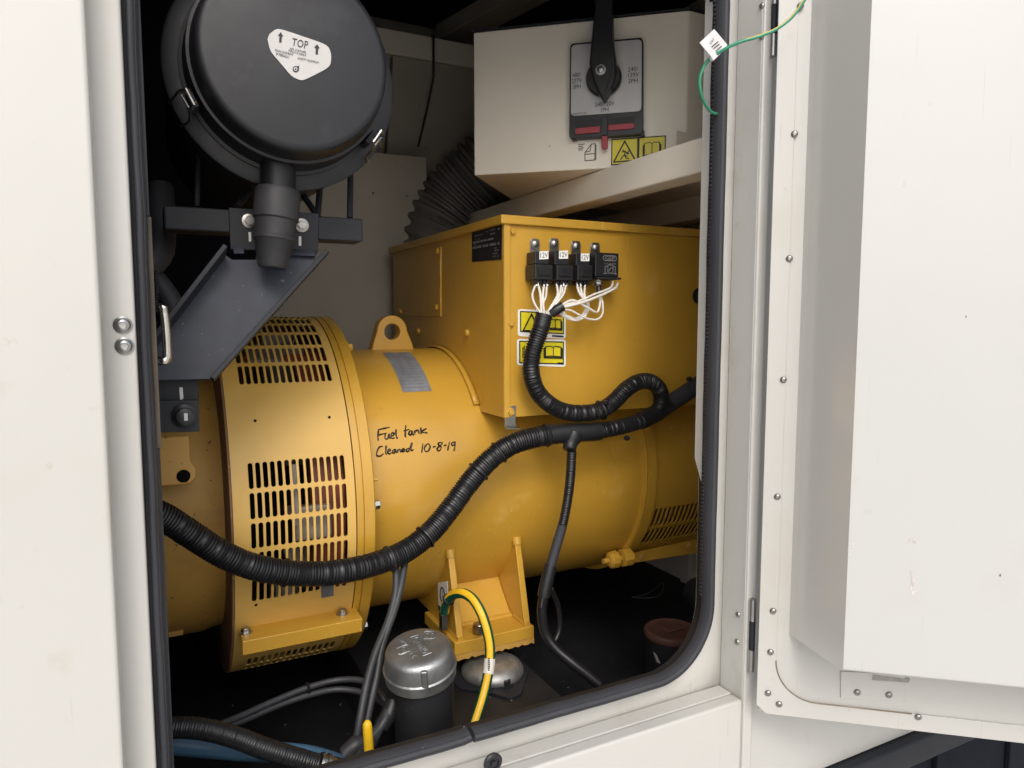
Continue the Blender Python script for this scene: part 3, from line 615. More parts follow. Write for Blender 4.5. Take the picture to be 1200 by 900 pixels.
place('bolt', BOLT_Y, tab, at(598, 483, .998), (0, -1, 0))
MB().prism([at(592, 500, .9983), at(606, 500, .9983), at(609, 503, .985), at(594, 503, .985)], (0, 0, .0015)).build('tab_foot', ZINC, tab)
gm = MB().lathe(at(819, 347, 1.0005), (0, -1, 0), [(0, .015), (.004, .015), (.005, .011), (.014, .010), (.016, .007)], 20).build('cable_grommet', PLAS2, tb)
# data plate on the box side
dpl = xp(BX0-.0010); DPQ = [(553, 272), (588, 262), (587.5, 304), (553, 307)]
dpo = MB().px(DPQ, dpl, .0008).build('data_plate', INK, tb)
def quad_uv(Q, pl):
    A, B_, C_, D_ = [hit(x, y, pl) for x, y in Q]      # TL TR BR BL
    return lambda u, v: (A*(1-u)+B_*u)*(1-v)+(D_*(1-u)+C_*u)*v
qf = quad_uv(DPQ, dpl); b = MB()
for (u0, u1, v0, v1) in [(.04, .94, .50, .575), (.1, .4, .15, .18), (.5, .6, .10, .13), (.64, .86, .09, .13), (.64, .86, .2, .24), (.9, .96, .10, .16), (.08, .3, .27, .3), (.05, .8, .34, .40), (.05, .2, .43, .46), (.74, .92, .64, .67), (.74, .94, .71, .74), (.74, .9, .80, .83), (.74, .93, .88, .91)]:
    nseg = max(1, int((u1-u0)/.045))
    for k in range(nseg):
        if random.random() < .8: a = u0+(u1-u0)*k/nseg; c = a+(u1-u0)/nseg*random.uniform(.5, .95); b.add([qf(u, v)+V((-.0005, 0, 0)) for u, v in ((a, v0), (c, v0), (c, v1), (a, v1))], [(0, 1, 2, 3)])
o = b.build('printed_line', DGREY, dpo, smooth=0); o['kind'] = 'stuff'
# warning decals on the front of the box
FN = (0, -1, 0)
def rounded(Q, r=.08, n=4):
    out = []
    for i in range(4):
        p, a, c = V((*Q[i], 0)), V((*Q[i-1], 0)), V((*Q[(i+1) % 4], 0))
        d1, d2 = (a-p)*r, (c-p)*r
        for k in range(n+1): t = k/n; out.append(((p+d1*(1-t)**2+d2*t*t).x, (p+d1*(1-t)**2+d2*t*t).y))
    return out
BOOK = [[(.10, .28), (.02, .28), (.02, .88), (.98, .88), (.98, .28), (.90, .28)], [(.10, .16), (.10, .78), (.42, .74), (.5, .80), (.58, .74), (.90, .78), (.90, .16)], [(.10, .16), (.4, .12), (.5, .2), (.6, .12), (.90, .16)], [(.5, .2), (.5, .80)], [(.06, .22), (.06, .83), (.46, .83)], [(.94, .22), (.94, .83), (.54, .83)]]
def decal(Q, pl, parent, panels, border=True, wid=.0016):
    """Q: outer outline TL TR BR BL on the plane. panels: (u0, u1, kind)."""
    n = pl[1]; d = MB().prism([hit(x, y, (pl[0]+n*.0006, n)) for x, y in rounded(Q)], -n*.0006).build('warning_decal', DWHT, parent)
    qf = quad_uv(Q, (pl[0]+n*.0008, n))
    for (u0, u1, v0, v1, kind) in panels:
        flat([[qf(u, v) for u, v in ((u0, v0), (u1, v0), (u1, v1), (u0, v1))]], INK, 'printed_border', d, n, .0002)
        mu, mv = .022, .045
        flat([[qf(u, v) for u, v in ((u0+mu, v0+mv), (u1-mu, v0+mv), (u1-mu, v1-mv), (u0+mu, v1-mv))]], DYEL, 'printed_panel', d, n, .0004)
        f = lambda a, c: qf(u0+(u1-u0)*a, v0+(v1-v0)*c)
        if kind == 'book':
            ribbon([[(.16+.68*a, .14+.74*c) for a, c in L] for L in BOOK], wid*.8, n, f, .0008).build('printed_book', INK, d, smooth=0)
        if kind in ('bolt', 'shock'):
            ribbon([[(.5, .12), (.90, .88), (.10, .88), (.5, .12)]], wid*1.5, n, f, .0008).build('printed_triangle', INK, d, smooth=0)
            if kind == 'shock': ribbon([[(.40, .52), (.52, .50), (.62, .62), (.66, .58)], [(.52, .50), (.50, .64), (.60, .70)], [(.50, .64), (.42, .70), (.36, .80)], [(.50, .66), (.56, .76), (.66, .80)], [(.70, .46), (.58, .60)], [(.44, .45), (.46, .47)]], wid*1.1, n, f, .0008).build('printed_figure', INK, d, smooth=0)
            else: ribbon([[(.5, .36), (.5, .66)], [(.5, .74), (.5, .78)]], wid*2, n, f, .0008).build('printed_mark', INK, d, smooth=0)
    return d
bp_ = yp(1.0010)
d1 = decal([(607, 362), (663, 365), (663, 397), (607, 394)], bp_, tb, [(.04, .96, .07, .84, 'x')])
qf = quad_uv([(607, 362), (663, 365), (663, 397), (607, 394)], yp(.9998))
ribbon([[(.10, .78), (.27, .16), (.44, .78), (.10, .78)]], .0024, FN, lambda a, c: qf(a, c), .0012).build('printed_triangle', INK, d1, smooth=0)
ribbon([[(.62+.30*a, .24+.52*c) for a, c in L] for L in BOOK], .0014, FN, lambda a, c: qf(a, c), .0012).build('printed_book', INK, d1, smooth=0)
flat([[qf(u, v) for u, v in ((.66, .10), (.95, .10), (.95, .20), (.66, .20))]], RED, 'printed_bar', d1, V(FN), .0012)
flat([[qf(u, v) for u, v in ((.70, .89), (.95, .89), (.95, .95), (.70, .95))]], INK, 'printed_code', d1, V(FN), .0006)
d2 = decal([(606, 397), (663, 398), (663, 430), (606, 428)], bp_, tb, [(.04, .96, .07, .92, 'x')])
qf2 = quad_uv([(606, 397), (663, 398), (663, 430), (606, 428)], yp(.9998))
ribbon([[(.53+.40*a, .18+.58*c) for a, c in L] for L in BOOK], .0014, FN, lambda a, c: qf2(a, c), .0012).build('printed_book', INK, d2, smooth=0)
ribbon([[(.10+.36*a, .18+.58*c) for a, c in L] for L in BOOK[:2]], .0014, FN, lambda a, c: qf2(a, c), .0012).build('printed_book', INK, d2, smooth=0)
flat([[qf2(u, v) for u, v in ((.82, .84), (.94, .84), (.94, .88), (.82, .88))]], INK, 'printed_code', d2, V(FN), .0012)

# ------------------------------------------------------------------ relays on the terminal box
def relay(i, screw, case, sock, tab_c, label, last=False):
    p = at(screw[0], screw[1], .999)
    t = thing('relay', label, 'relay', at((case[0]+case[2])/2, case[3], .99), 'black relays screwed to the terminal box')
    MB().px(rounded([(screw[0]-5.5, screw[1]-6.5), (screw[0]+5.5, screw[1]-6), (screw[0]+5.5, case[1]+8), (screw[0]-5.5, case[1]+8)], .25), yp(.9985), .002).build('mounting_tab', ZINC, t, bevel=.0003)
    place('screw', SCREW, t, at(screw[0], screw[1], .998), FN, .4*i)
    yF = .970 if not last else .966
    c0, c1 = at(case[0]+6, case[1]+.5, yF), at(case[2], case[3], yF)
    MB().bb(c0.x, c1.x, yF, .9978, c1.z, c0.z).build('case', PLAS2, t, bevel=.0016)
    if not last:
        s0_, s1_ = at(sock[0], sock[1], .966), at(sock[2], sock[3]-4, .966)
        so_ = MB().bb(s0_.x, s1_.x, .966, .9978, s1_.z, s0_.z-.0005).build('socket', PLAS2, t, bevel=.0015)
        zz = s1_.z; wdt = s1_.x-s0_.x
        MB().bb(s0_.x+wdt*.18, s1_.x-wdt*.12,   .9635, .9658, zz+.006, s0_.z-.006).build('socket_latch', PLAS, so_, bevel=.0008)
        for k in range(4):
            x = s0_.x+wdt*(.10+.22*k); MB().bb(x, x+wdt*.15, .970, .988, zz-.007, zz-.0004).build('terminal_collar', PLAS, so_, bevel=.0006)
        st = [at(x, y, yF) for x, y in tab_c]
        stk = MB().prism([V(q)+V((0, -.0006, 0)) for q in st], (0, .0005, 0)).build('voltage_sticker', DWHT, t)
        o_, ex_, ey_ = st[3], st[2]-st[3], st[0]-st[3]
        text('12V', o_+ex_*.1+ey_*.2, o_+ex_*.92+ey_*.2, o_+ex_*.1+ey_*.82, FN, INK, 'printed_voltage', stk, .0009)
    else:
        z0, z1 = c1.z, c0.z; w_ = c1.x-c0.x; y = yF
        P2 = lambda u, v: V((c0.x+w_*u, y, z1+(z0-z1)*v))
        ribbon([[(.36, .12), (.84, .12), (.90, .22), (.84, .32), (.36, .32), (.30, .22), (.36, .12)]], .0012, FN, P2).build('printed_badge', DGREY, t, smooth=0)
        text('GEP', P2(.40, .29), P2(.82, .29), P2(.40, .15), FN, DGREY, 'printed_name', t)
        for v in (.42,): text('12V 30/40A', P2(.36, v+.05), P2(.88, v+.05), P2(.36, v), FN, DGREY, 'printed_rating', t)
        ribbon([[(.40, .56), (.40, .84)], [(.40, .56), (.52, .56)], [(.52, .50), (.52, .84), (.74, .84), (.74, .50), (.52, .50)], [(.74, .56), (.84, .56), (.84, .84)], [(.55, .76), (.66, .60), (.72, .62)], [(.34, .86), (.46, .86)], [(.78, .86), (.90, .86)]], .0011, FN, P2).build('printed_circuit', DGREY, t, smooth=0)
        MB().bb(c0.x+.002, c1.x+.003, .962, .9975, c1.z-.004, c1.z-.0005).build('relay_base', STEEL, t, bevel=.0008)
        place('stud', BOLT_Z, t, at(700.5, 332, .968), (-.2, -.5, -.8))
    return t
relay(0, (627, 286), (621, 294, 643, 310), (627, 309, 648, 332), [(632, 294.5), (642.5, 294), (642.5, 303.5), (632, 304)], 'black relay with 12V sticker, first of the four above the thick conduit end')
relay(1, (649.5, 285.5), (644, 293, 666, 311), (652.5, 310, 672, 333), [(655, 294), (665.5, 293.5), (665.5, 303), (655, 303.5)], 'black relay with 12V sticker, second of the four, above the black tape knot')
relay(2, (675, 288.5), (669, 296, 691, 312), (677, 310, 694.5, 333), [(680.5, 297), (690.5, 297), (690.5, 306), (680.5, 306)], 'black relay with 12V sticker right beside the relay that carries a circuit diagram')
relay(3, (697.5, 290.5), (692, 295, 725, 325), None, None, 'big square black relay printed with a grey circuit diagram', True)

# ------------------------------------------------------------------ wiring
def run(pts, step=.006): return spline([at(*q) for q in pts], step)
ww = thing('wire_bundle', 'loose bunch of thin white wires from the relays into the conduit end', 'wires', at(650, 350, .97))
W_ = [
 [(628, 333, .975), (624, 345, .965), (626, 356, .960), (634, 368, .958)], [(630, 333, .975), (633, 347, .962), (635, 368, .957)], [(637, 333, .975), (636, 350, .962), (637, 368, .958)],
 [(641, 333, .975), (640, 347, .960), (637, 356, .957), (638, 369, .958)], [(652, 333, .975), (653, 345, .962), (646, 358, .955), (640, 369, .958)], [(657, 333, .975), (655, 347, .96), (648, 358, .954), (642, 369, .957)],
 [(663, 333, .975), (660, 345, .96), (650, 358, .953), (644, 369, .957)], [(660, 333, .975), (657, 349, .963), (648, 362, .955), (642, 370, .958)],
 [(676, 333, .975), (679, 343, .965), (684, 350, .962), (687, 358, .962), (684, 368, .962), (676, 373, .962), (664, 370, .96), (656, 364, .957)],
 [(680, 333, .975), (683, 345, .964), (689, 354, .961), (688, 366, .961), (679, 374, .961), (667, 373, .960), (655, 366, .957)],
 [(685, 333, .975), (685, 345, .963), (688, 356, .960), (686, 370, .960), (676, 375, .960), (663, 372, .96), (654, 366, .956)],
 [(718, 329, .968), (715, 337, .958), (695, 345, .952), (675, 354, .950), (656, 358, .953)], [(724, 332, .968), (720, 338, .956), (700, 348, .950), (680, 355, .948), (655, 361, .952)],
 [(701, 343, .965), (703, 352, .958), (700, 365, .955), (690, 361, .951), (678, 354, .949), (668, 352, .950), (655, 360, .953)],
 [(703, 343, .965), (706, 355, .957), (706, 368, .955), (698, 375, .953), (684, 372, .952), (668, 364, .952), (655, 363, .954)],
]
for k, pts in enumerate(W_): MB().tube(run([(x+random.uniform(-.6, .6), y+random.uniform(-.6, .6), d) for x, y, d in pts], .004), random.uniform(.0016, .0022), 8).build('wire', WIRE, ww, smooth=60)
for a_, b_ in ((628, 630), (637, 641), (652, 657), (660, 663), (676, 680), (685, 685)):
    for q_ in {a_, b_}: MB().tube([at(q_, 329, .976), at(q_+.3, 336, .972)], .0029, 8).build('crimp_terminal', RIV, ww)
MB().tube(run([(646, 367, .958), (652, 363, .953), (659, 359, .951)], .003), .008, 12).build('tape_knot', PLAS, ww, smooth=60)
MB().tube(run([(701, 334, .968), (702, 340, .966), (702, 346, .964)], .003), .0045, 10).build('heat_sleeve', PLAS, ww, smooth=60)

def tie(path, i, r, parent, flag=True):
    p = path[i]; t = (path[i+1]-path[i-1]).normalized(); u = t.orthogonal().normalized(); w_ = t.cross(u)
    o = MB().tube([p+(u*math.cos(a)+w_*math.sin(a))*r for a in [2*math.pi*k/20 for k in range(20)]], .0022, 6, closed=True).build('cable_tie', PLAS, parent)
    if flag: MB().box(p-V((0, r, 0))*.3+V((0, -r*.6, r*.95)), (.009, .008, .007)).build('tie_head', PLAS, o, bevel=.001)
c1 = thing('conduit', 'thick black corrugated conduit curving down from the white relay wires', 'conduit', at(665, 485, .96), 'black corrugated conduits')
p1 = run([(637.5, 369, .962), (634, 384, .961), (628.5, 400, .961), (623, 420, .962), (623, 440, .963), (631, 461, .965), (649, 477, .966), (672, 484, .965), (700, 482, .960), (718, 472, .960), (734, 456, .962), (750, 447, .965), (764, 448, .970), (773, 457, .974), (775, 470, .977), (771, 482, .98)])
p1 = resample(p1, .004)
corrugated(p1, .0137, .0040, depth=.12).build('sleeve', PLAS, c1, smooth=60)
MB().tube(p1[:6], .0130, 20).build('taped_end', PLAS2, c1, smooth=50)
c2 = thing('conduit', 'long thick black corrugated conduit sagging across the slotted fan cover', 'conduit', at(400, 665, .95), 'black corrugated conduits')
p2 = run([(150, 590, .92), (190, 605, .93), (225, 627, .935), (262, 650, .938), (300, 665, .94), (345, 672, .945), (390, 671, .948), (435, 662, .955), (475, 646, .966), (505, 623, .975), (530, 593, .983), (552, 563, .987), (575, 538, .987), (600, 521, .983), (630, 512, .978), (665, 507, .974), (700, 505, .970), (735, 498, .972), (762, 488, .978), (788, 471, .985), (815, 453, .990), (850, 430, .995), (900, 400, 1.0)])
p2 = resample(p2, .004); n2 = len(p2)
def near(path, q): return min(range(1, len(path)-1), key=lambda i: (proj(path[i])-V((q[0], q[1]))).length)
def proj(P): t = P.dot(FW); return V((600+FPX*P.dot(RT)/t, 450-FPX*P.dot(UP)/t))
i1, i2 = near(p2, (645, 510)), near(p2, (700, 505)); i3, i4 = near(p2, (752, 493)), near(p2, (782, 476))
corrugated(p2[:i1+1], .0168, .0040, depth=.12).build('sleeve', PLAS, c2, smooth=60)
corrugated(p2[i2:i3+1], .0135, .0039, depth=.12).build('sleeve', PLAS, c2, smooth=60)
MB().tube(p2[i3-1:i4+2], [.0152]*(i4-i3+3), 18).build('taped_joint', PLAS, c2, smooth=60)
MB().tube(p2[i4:], .0150, 18).build('taped_sleeve', RUBBER, c2, smooth=60)
te = MB().tube(p2[i1-1:i2+2], .0162, 20).build('tee_joint', PLAS2, c2, smooth=50)
mid = p2[(i1+i2)//2]
MB().lathe(mid, at(668, 522, mid.z*0+.966)-mid, [(.004, .0175), (.012, .0165), (.018, .0125), (.024, .0112), (.030, .0110), (.031, .0100)], 18).build('tee_branch', PLAS2, te, smooth=50)
for q in ((333, 671), (455, 655), (497, 630), (560, 553), (584, 531), (640, 510)): tie(p2, near(p2, q), .0172, c2, False)
tie(p1, near(p1, (704, 480)), .0148, c2)
for q in ((733, 513), (806, 444)): MB().lathe(at(*q, .963), (0, -1, 0), [(0, .004), (.006, .0045), (.009, .003)], 10).build('tie_stub', PLAS, c2)
MB().px([(376, 684), (391, 683), (391, 698), (377, 701)], yp(.945), .002).build('tape_flag', RUB2, c2)
c3 = thing('conduit', 'thin black conduit hanging straight down from the tee joint to the dark floor', 'conduit', at(640, 720, .97), 'black corrugated conduits')
p3 = resample(run([(670, 528, .966), (669, 550, .968), (666, 580, .970), (660, 612, .970), (652, 640, .970), (644, 668, .968), (638, 695, .966), (635, 718, .965), (639, 742, .962), (651, 760, .95), (672, 778, .93), (690, 792, .915), (702, 802, .905)]), .003)
k1 = near(p3, (645, 665))
corrugated(p3[:near(p3, (659, 615))+1], .0082, .0034, seg=14).build('sleeve', PLAS, c3, smooth=60)
MB().tube(p3[near(p3, (659, 615)):k1], .0080, 14).build('taped_sleeve', RUBBER, c3, smooth=60)
MB().tube(p3[k1-1:near(p3, (637, 700))], .0105, 14).build('split_boot', PLAS2, c3, smooth=60)
MB().tube(p3[near(p3, (637, 700))-1:], .0080, 14).build('tail_sleeve', PLAS, c3, smooth=60)
MB().tube(run([(646, 690, .985), (654, 710, .99), (656, 735, .99), (650, 752, .985), (644, 758, .975)], .004), .0045, 8).build('loop', PLAS, c3, smooth=60)
place('tip', MB().lathe((0, 0, 0), (0, 0, 1), [(0, .004), (.003, .003)], 12).mesh('tip', ZINC), c3, p3[-1], p3[-1]-p3[-4])
MB().tube(run([(636, 700, .955), (634, 712, .953)], .003), .0032, 8).build('tie_tail', PLAS, c3)

# earth cable: yellow stripe between green flanks
gc = thing('earth_cable', 'thick yellow and green striped earth cable arching from the mounting foot', 'cable', at(560, 850, .86))
GS = 2
pg = run([(521, 717, 1.045), (523, 707, 1.035), (530, 698, 1.015), (541, 695, .99), (553, 701, .968), (563, 716, .95), (570, 736, .938), (574, 758, .93), (573, 782, .922), (568, 808, .912), (561, 832, .902), (552, 860, .892), (546, 890, .885)], .004)
MB().tube(pg, .0078, 24, up=V((-.2, -1, .2)), sector=lambda k, s: 0 if 4 <= (k+GS) % 12 < 9 else 1).build('sheath', [GYEL, GGRN], gc, smooth=60)
tg = [near(pg, (573, 770)), near(pg, (572, 788))]
MB().tube(pg[tg[0]:tg[1]+1], .0085, 24).build('marker_sleeve', WIRE, gc)
b = MB()
for k in range(7):
    q = at(570+random.choice((-2, 3)), 772+2.2*k, .9135); b.box(q, (.003, .0004, .0016))
o = b.build('printed_code', INK, gc); o['kind'] = 'stuff'
MB().tube(pg[:3], .0068, 14).build('end_sleeve', YELR, gc)
MB().bb(pg[0].x-.006, pg[0].x+.004, pg[0].y-.003, pg[0].y+.010, pg[0].z-.030, pg[0].z-.004).build('lug', ZINC, gc, bevel=.001)
for q in ((527, 703),): tie(pg, near(pg, q), .0082, gc, False)

# filler pipe and cap
FY = .855; cpt = at(490, 757, FY)
fp = thing('filler_pipe', 'black fuel filler pipe under a round galvanised screw cap', 'filler pipe', (cpt.x, cpt.y, FLZ+.001))
tilt = V((-.14, -.17, 1)).normalized(); o = cpt-tilt*.045
MB().cyl((o.x+.006, o.y, FLZ+.001), o+tilt*.006+V((.004, 0, 0)), .0395, seg=40).build('pipe', NAVY, fp)
cap = MB().lathe(o, tilt, [(0, .043), (.002, .0468), (.013, .0472), (.0145, .0485), (.017, .0485), (.0185, .0465), (.037, .0440), (.0405, .0425), (.0430, .0395), (.0445, .034), (.045, .020), (.045, .0002)], 56).build('cap', CAST, fp, smooth=30)
e1 = (RT-tilt*RT.dot(tilt)).normalized(); e2 = tilt.cross(e1)
MB().box(o+tilt*.026+(-e2*.0425+e1*.012).normalized()*.0455, (.0085, .006, .030), (e1, -e2, tilt)).build('cap_rib', CAST, cap, bevel=.002)
top = o+tilt*.0450
def em(cx, cy, ang, sx, sy, body, nm):
    c, s = math.cos(ang), math.sin(ang); ux = e1*c+e2*s; uy = -e1*s+e2*c; p = top+e1*cx+e2*cy
    text(body, p-ux*sx/2-uy*sy/2, p+ux*sx/2-uy*sy/2, p-ux*sx/2+uy*sy/2, tilt, CAST, nm, cap, .0002, .0007)
em(.003, .002, -1.05, .036, .011, 'CHAARD', 'raised_lettering'); em(-.018, -.006, .5, .009, .011, 'S', 'raised_mark'); em(.012, .022, -.05, .011, .012, '::', 'raised_mark'); em(-.006, -.016, -.9, .014, .008, 'XX', 'raised_mark'); em(-.021, .010, -.9, .014, .004, 'LISTED', 'raised_lettering')
def loop(cx, cy, w_, h_, ang, nm):
    c, s = math.cos(ang), math.sin(ang); ux = e1*c+e2*s; uy = -e1*s+e2*c; p = top+e1*cx+e2*cy
    MB().tube([p+ux*w_/2*a+uy*h_/2*d for a, d in ((-1, -.7), (-.7, -1), (.7, -1), (1, -.7), (1, .7), (.7, 1), (-.7, 1), (-1, .7))], .0008, 6, closed=True).build(nm, CAST, cap)
loop(.003, .002, .044, .016, -1.05, 'raised_frame'); loop(.012, .022, .016, .015, -.05, 'raised_frame'); loop(-.018, -.006, .018, .014, .5, 'raised_frame')

# vibration mount on the skid
zdm = a0.z-.006
vmc = hit(577, 780, zp(zdm-.022))
vm = thing('vibration_mount', 'silver domed vibration mount bolted under the yellow mounting foot', 'mount', vmc+V((0, 0, -.02)))
MB().lathe(vmc+V((0, 0, -.012)), (0, 0, 1), [(0, .050), (.003, .0515), (.008, .0512), (.015, .047), (.021, .037), (.024, .016)], 44).build('dome', DOME, vm, smooth=60)
zpl = vmc.z-.0145
MB().prism([hit(x, y, zp(zpl+.002)) for x, y in ((528, 796), (540, 775), (612, 772), (618, 790), (611, 812), (598, 818), (578, 812), (540, 806))], (0, 0, -.004)).build('base_plate', STEEL, vm, bevel=.001)
place('bolt', hex_mesh('bolt', .0085, .008, PLAS2), vm, hit(593, 803, zp(zpl+.0022)), (0, 0, 1))
sk = thing('skid_rail', 'flat black steel skid rail beneath the silver vibration mount', 'rail', (.5, .95, FLZ+.001))
xr0, xr1 = hit(536, 800, zp(zpl-.003)).x-.16, hit(638, 797, zp(zpl-.003)).x
MB().bb(xr1-.26, xr1, .76, 1.60, FLZ+.001, zpl-.0025).build('rail_body', NAVY, sk, bevel=.003)

# grey twin cables, bundle, floor cables
tc = thing('cable_pair', 'two dark grey flat cables hanging side by side from the sagging conduit', 'cables', at(420, 880, .84))
MB().tube(run([(463, 655, .975), (464, 690, .95), (456, 725, .93), (440, 765, .905), (430, 800, .885), (424, 830, .87), (419, 860, .86), (416, 890, .855)]), .0052, 10).build('cable', GCAB, tc, smooth=60)
MB().tube(run([(475, 655, .975), (470, 685, .952), (462, 715, .935), (448, 755, .912), (442, 790, .895), (434, 825, .88), (427, 860, .868), (423, 890, .86)]), .0052, 10).build('cable', GCAB, tc, smooth=60)
fc = thing('floor_cable', 'dark grey cables looping over the black floor behind the filler pipe', 'cables', at(380, 800, .98))
for dy, q in ((0, 0), (9, 1)):
    MB().tube(run([(235, 858+dy*.2, .93), (280, 840+dy*.7, .96), (320, 822+dy*.8, .98), (360, 806+dy, .99), (395, 797+dy*1.2, .99), (425, 798+dy*1.5, .97), (445, 812+dy, .94), (455, 832, .92), (456, 850, .90)]), .0045, 10).build('cable', GCAB, fc, smooth=60)
tie(resample(run([(320, 822, .98), (360, 806, .99), (395, 797, .99)]), .004), 12, .006, fc, False)
bn = thing('plug_bundle', 'taped bundle of dark grey cable ends between yellow rod and filler pipe', 'cables', at(447, 850, .87))
for k in range(6): MB().tube(run([(458-2*k % 3, 828, .875), (452-k, 842+k, .865), (444-2*k, 855+k*2, .86), (436-3*k, 872+2*k, .86)]), .006, 8).build('cable', GCAB, bn, smooth=60)
MB().tube(run([(461, 822, .88), (455, 838, .872), (446, 852, .868)]), .011, 12).build('tape_wrap', PLAS2, bn, smooth=60)
MB().tube(run([(404, 884, .85), (412, 876, .85), (421, 870, .85), (420, 890, .85)]), .010, 10).build('cable_knot', GCAB, bn, smooth=60)
yr = thing('yellow_rod', 'short upright yellow round-ended rod beside the hanging grey cables', 'rod', at(432, 900, .82))
q0, q1 = at(430, 844, .82), at(434, 905, .82)
MB().lathe(q0, q1-q0, [(0, .001), (.001, .003), (.004, .0052), (.010, .0058), ((q1-q0).length, .0062)], 20).build('rod', GYEL, yr, smooth=60)
hs = thing('fuel_hose', 'thick black braided hose ending in a silver crimp by the sill', 'hose', at(300, 880, .85))
ph = run([(150, 858, .90), (195, 853, .89), (235, 854, .88), (275, 864, .87), (310, 877, .86), (345, 888, .85), (372, 896, .845)])
corrugated(ph, .0125, .0030, depth=.05, seg=18).build('braid', PLAS2, hs, smooth=60)
MB().lathe(ph[-1], ph[-1]-ph[-3], [(0, .0125), (.001, .015), (.004, .0155), (.005, .0135), (.008, .0135), (.009, .0155), (.013, .0155), (.014, .013), (.020, .0145), (.03, .0145)], 20).build('crimp', ZINC, hs, smooth=40)
bh = thing('blue_hose', 'dull blue hose lying below the black braided hose', 'hose', at(260, 880, .89))
MB().tube(run([(150, 870, .93), (200, 872, .925), (245, 876, .92), (290, 880, .92), (330, 882, .92), (365, 886, .92), (400, 896, .92)]), .0125, 16).build('hose_body', BLUE, bh, smooth=60)

# things standing on the floor at the far end
cn = thing('canister', 'squat dark canister with a red-brown lid beside the seal corner', 'canister', (0, 0, 0))
ct = at(787, 737, .99); WLc = V((ct.x, ct.y, FLZ+.001)); cn.location = WLc; WL[cn.name] = WLc
MB().lathe((ct.x, ct.y, FLZ+.001), (0, 0, 1), [(0, .047), (ct.z-FLZ-.012, .047)], 36).build('canister_body', NAVY, cn)
cl2 = MB().lathe((ct.x, ct.y, ct.z-.011), (0, 0, 1), [(0, .049), (.006, .0505), (.011, .0485), (.012, .044), (.0105, .042), (.0105, .0002)], 40).build('lid', RUST, cn, smooth=40)
MB().bb(ct.x-.018, ct.x+.022, ct.y-.012, ct.y+.010, ct.z+.0002, ct.z+.004).build('lid_grip', RUST, cl2, bevel=.002)
MB().prism([at(766, 764, .942), at(770, 768, .942), at(774, 778, .942), at(770, 776, .942)], (0, .002, 0)).build('body_mark', LABELM, cn)
fl = thing('filter', 'small dark round filter with a grey face at the end wall', 'filter', at(815, 720, 1.02))
MB().lathe(at(830, 704, 1.0), (-.3, -1, .05), [(-.05, .030), (0, .030), (.003, .028), (.0035, .012), (.006, .011), (.006, .0002)], 28).build('filter_body', STEEL, fl)
MB().bb(at(815, 720, 1.02).x+.004, at(815, 720, 1.02).x+.06, 1.0, 1.04, FLZ+.001, at(815, 712, 1.02).z).build('filter_post', NAVY, fl, bevel=.002)
lw = thing('loose_wire', 'thin stray wire lying in a loop on the dark floor by the end wall', 'wire', hit(760, 692, zp(FLZ)))
MB().tube(spline([hit(x, y, zp(FLZ+.004)) for x, y in ((740, 700), (755, 697), (768, 690), (776, 683), (777, 690), (770, 699), (752, 701), (742, 700))], .004), .0012, 6).build('wire', DGREY, lw)

# ------------------------------------------------------------------ control box with the voltage selector
K = 1.10; A_ = V((.4746, 1.060, 0))*K; B_ = V((.72, .843, 0))*K
cn_ = V((-(B_-A_).y, (B_-A_).x, 0)).normalized(); cn_ = cn_ if cn_.dot(A_) < 0 else -cn_
CP = (A_, cn_)
zb_, zt2 = (hit(555, 207, CP).z+.0), hit(555, 38, CP).z
ztr = hit(795, 13, CP).z; zt2 = (zt2+ztr)/2
cb = thing('control_box', 'cream metal control box with voltage selector switch, resting on the roof beams', 'control box', (A_.x+.15, A_.y, max(zb_, .2515)))
zb_ = max(zb_, .2520)
perp = -cn_
poly = [A_, B_, B_+V((.22, 0, 0)), B_+V((.22, .45, 0)), A_+perp*.33]
MB().prism([V((p.x, p.y, zb_)) for p in poly], (0, 0, zt2-zb_)).build('shell', CREAM_IN, cb, bevel=.0025)
MB().prism([V((p.x, p.y, zt2+.0006)) + (p-V((.75, 1.2, 0))).normalized()*.002 for p in poly], (0, 0, .0035)).build('lid', STEEL, cb, bevel=.001)
N3 = cn_
def cpl(h): return (A_+N3*h, N3)
sw = MB().px(rounded([(668, 51), (753.5, 43.5), (753.5, 157), (667, 163)], .05), cpl(.016), .0155).build('selector_switch', PLAS2, cb, bevel=.001)
SQ = [(669.5, 53), (752, 46), (751.5, 130), (669, 136)]
fp_ = MB().prism([hit(x, y, cpl(.0168)) for x, y in rounded(SQ, .06)], -N3*.0007).build('switch_face', SILV, sw)
def cq_(x, y, h=.0170): return hit(x, y, cpl(h))
for body, a, b2, u in (('480/\n277V\n3PH', (670.5, 105), (682, 103.5), (670, 86)), ('240/\n139V\n3PH', (736, 98), (749, 96.5), (736, 79)), ('240/120V\n1PH', (697, 132), (720, 130), (697, 120.5))):
    text(body, cq_(*a), cq_(*b2), cq_(*u), N3, INK, 'printed_rating', fp_, .0005)
text('SWITCH', cq_(671, 135), cq_(687, 133.6), cq_(671, 132.6), N3, INK, 'printed_maker', fp_, .0005)
dc = cq_(708, 93, .018)
dial = MB().lathe(dc, N3, [(-.0012, .0278), (.004, .0290), (.010, .0285), (.013, .0262), (.0135, .0002)], 40).build('dial', PLAS2, sw, smooth=40)
hp = cpl(.046)
hb = MB().prism([hit(x, y, hp) for x, y in ((694, -40), (717, -42), (717, 0), (718, 45), (721.5, 72), (721, 88), (715, 104), (706.5, 117), (700, 107), (693.5, 90), (690.5, 74), (692, 55), (697, 5))], -N3*.028).build('handle', PLAS2, sw, bevel=.004, seg=3)
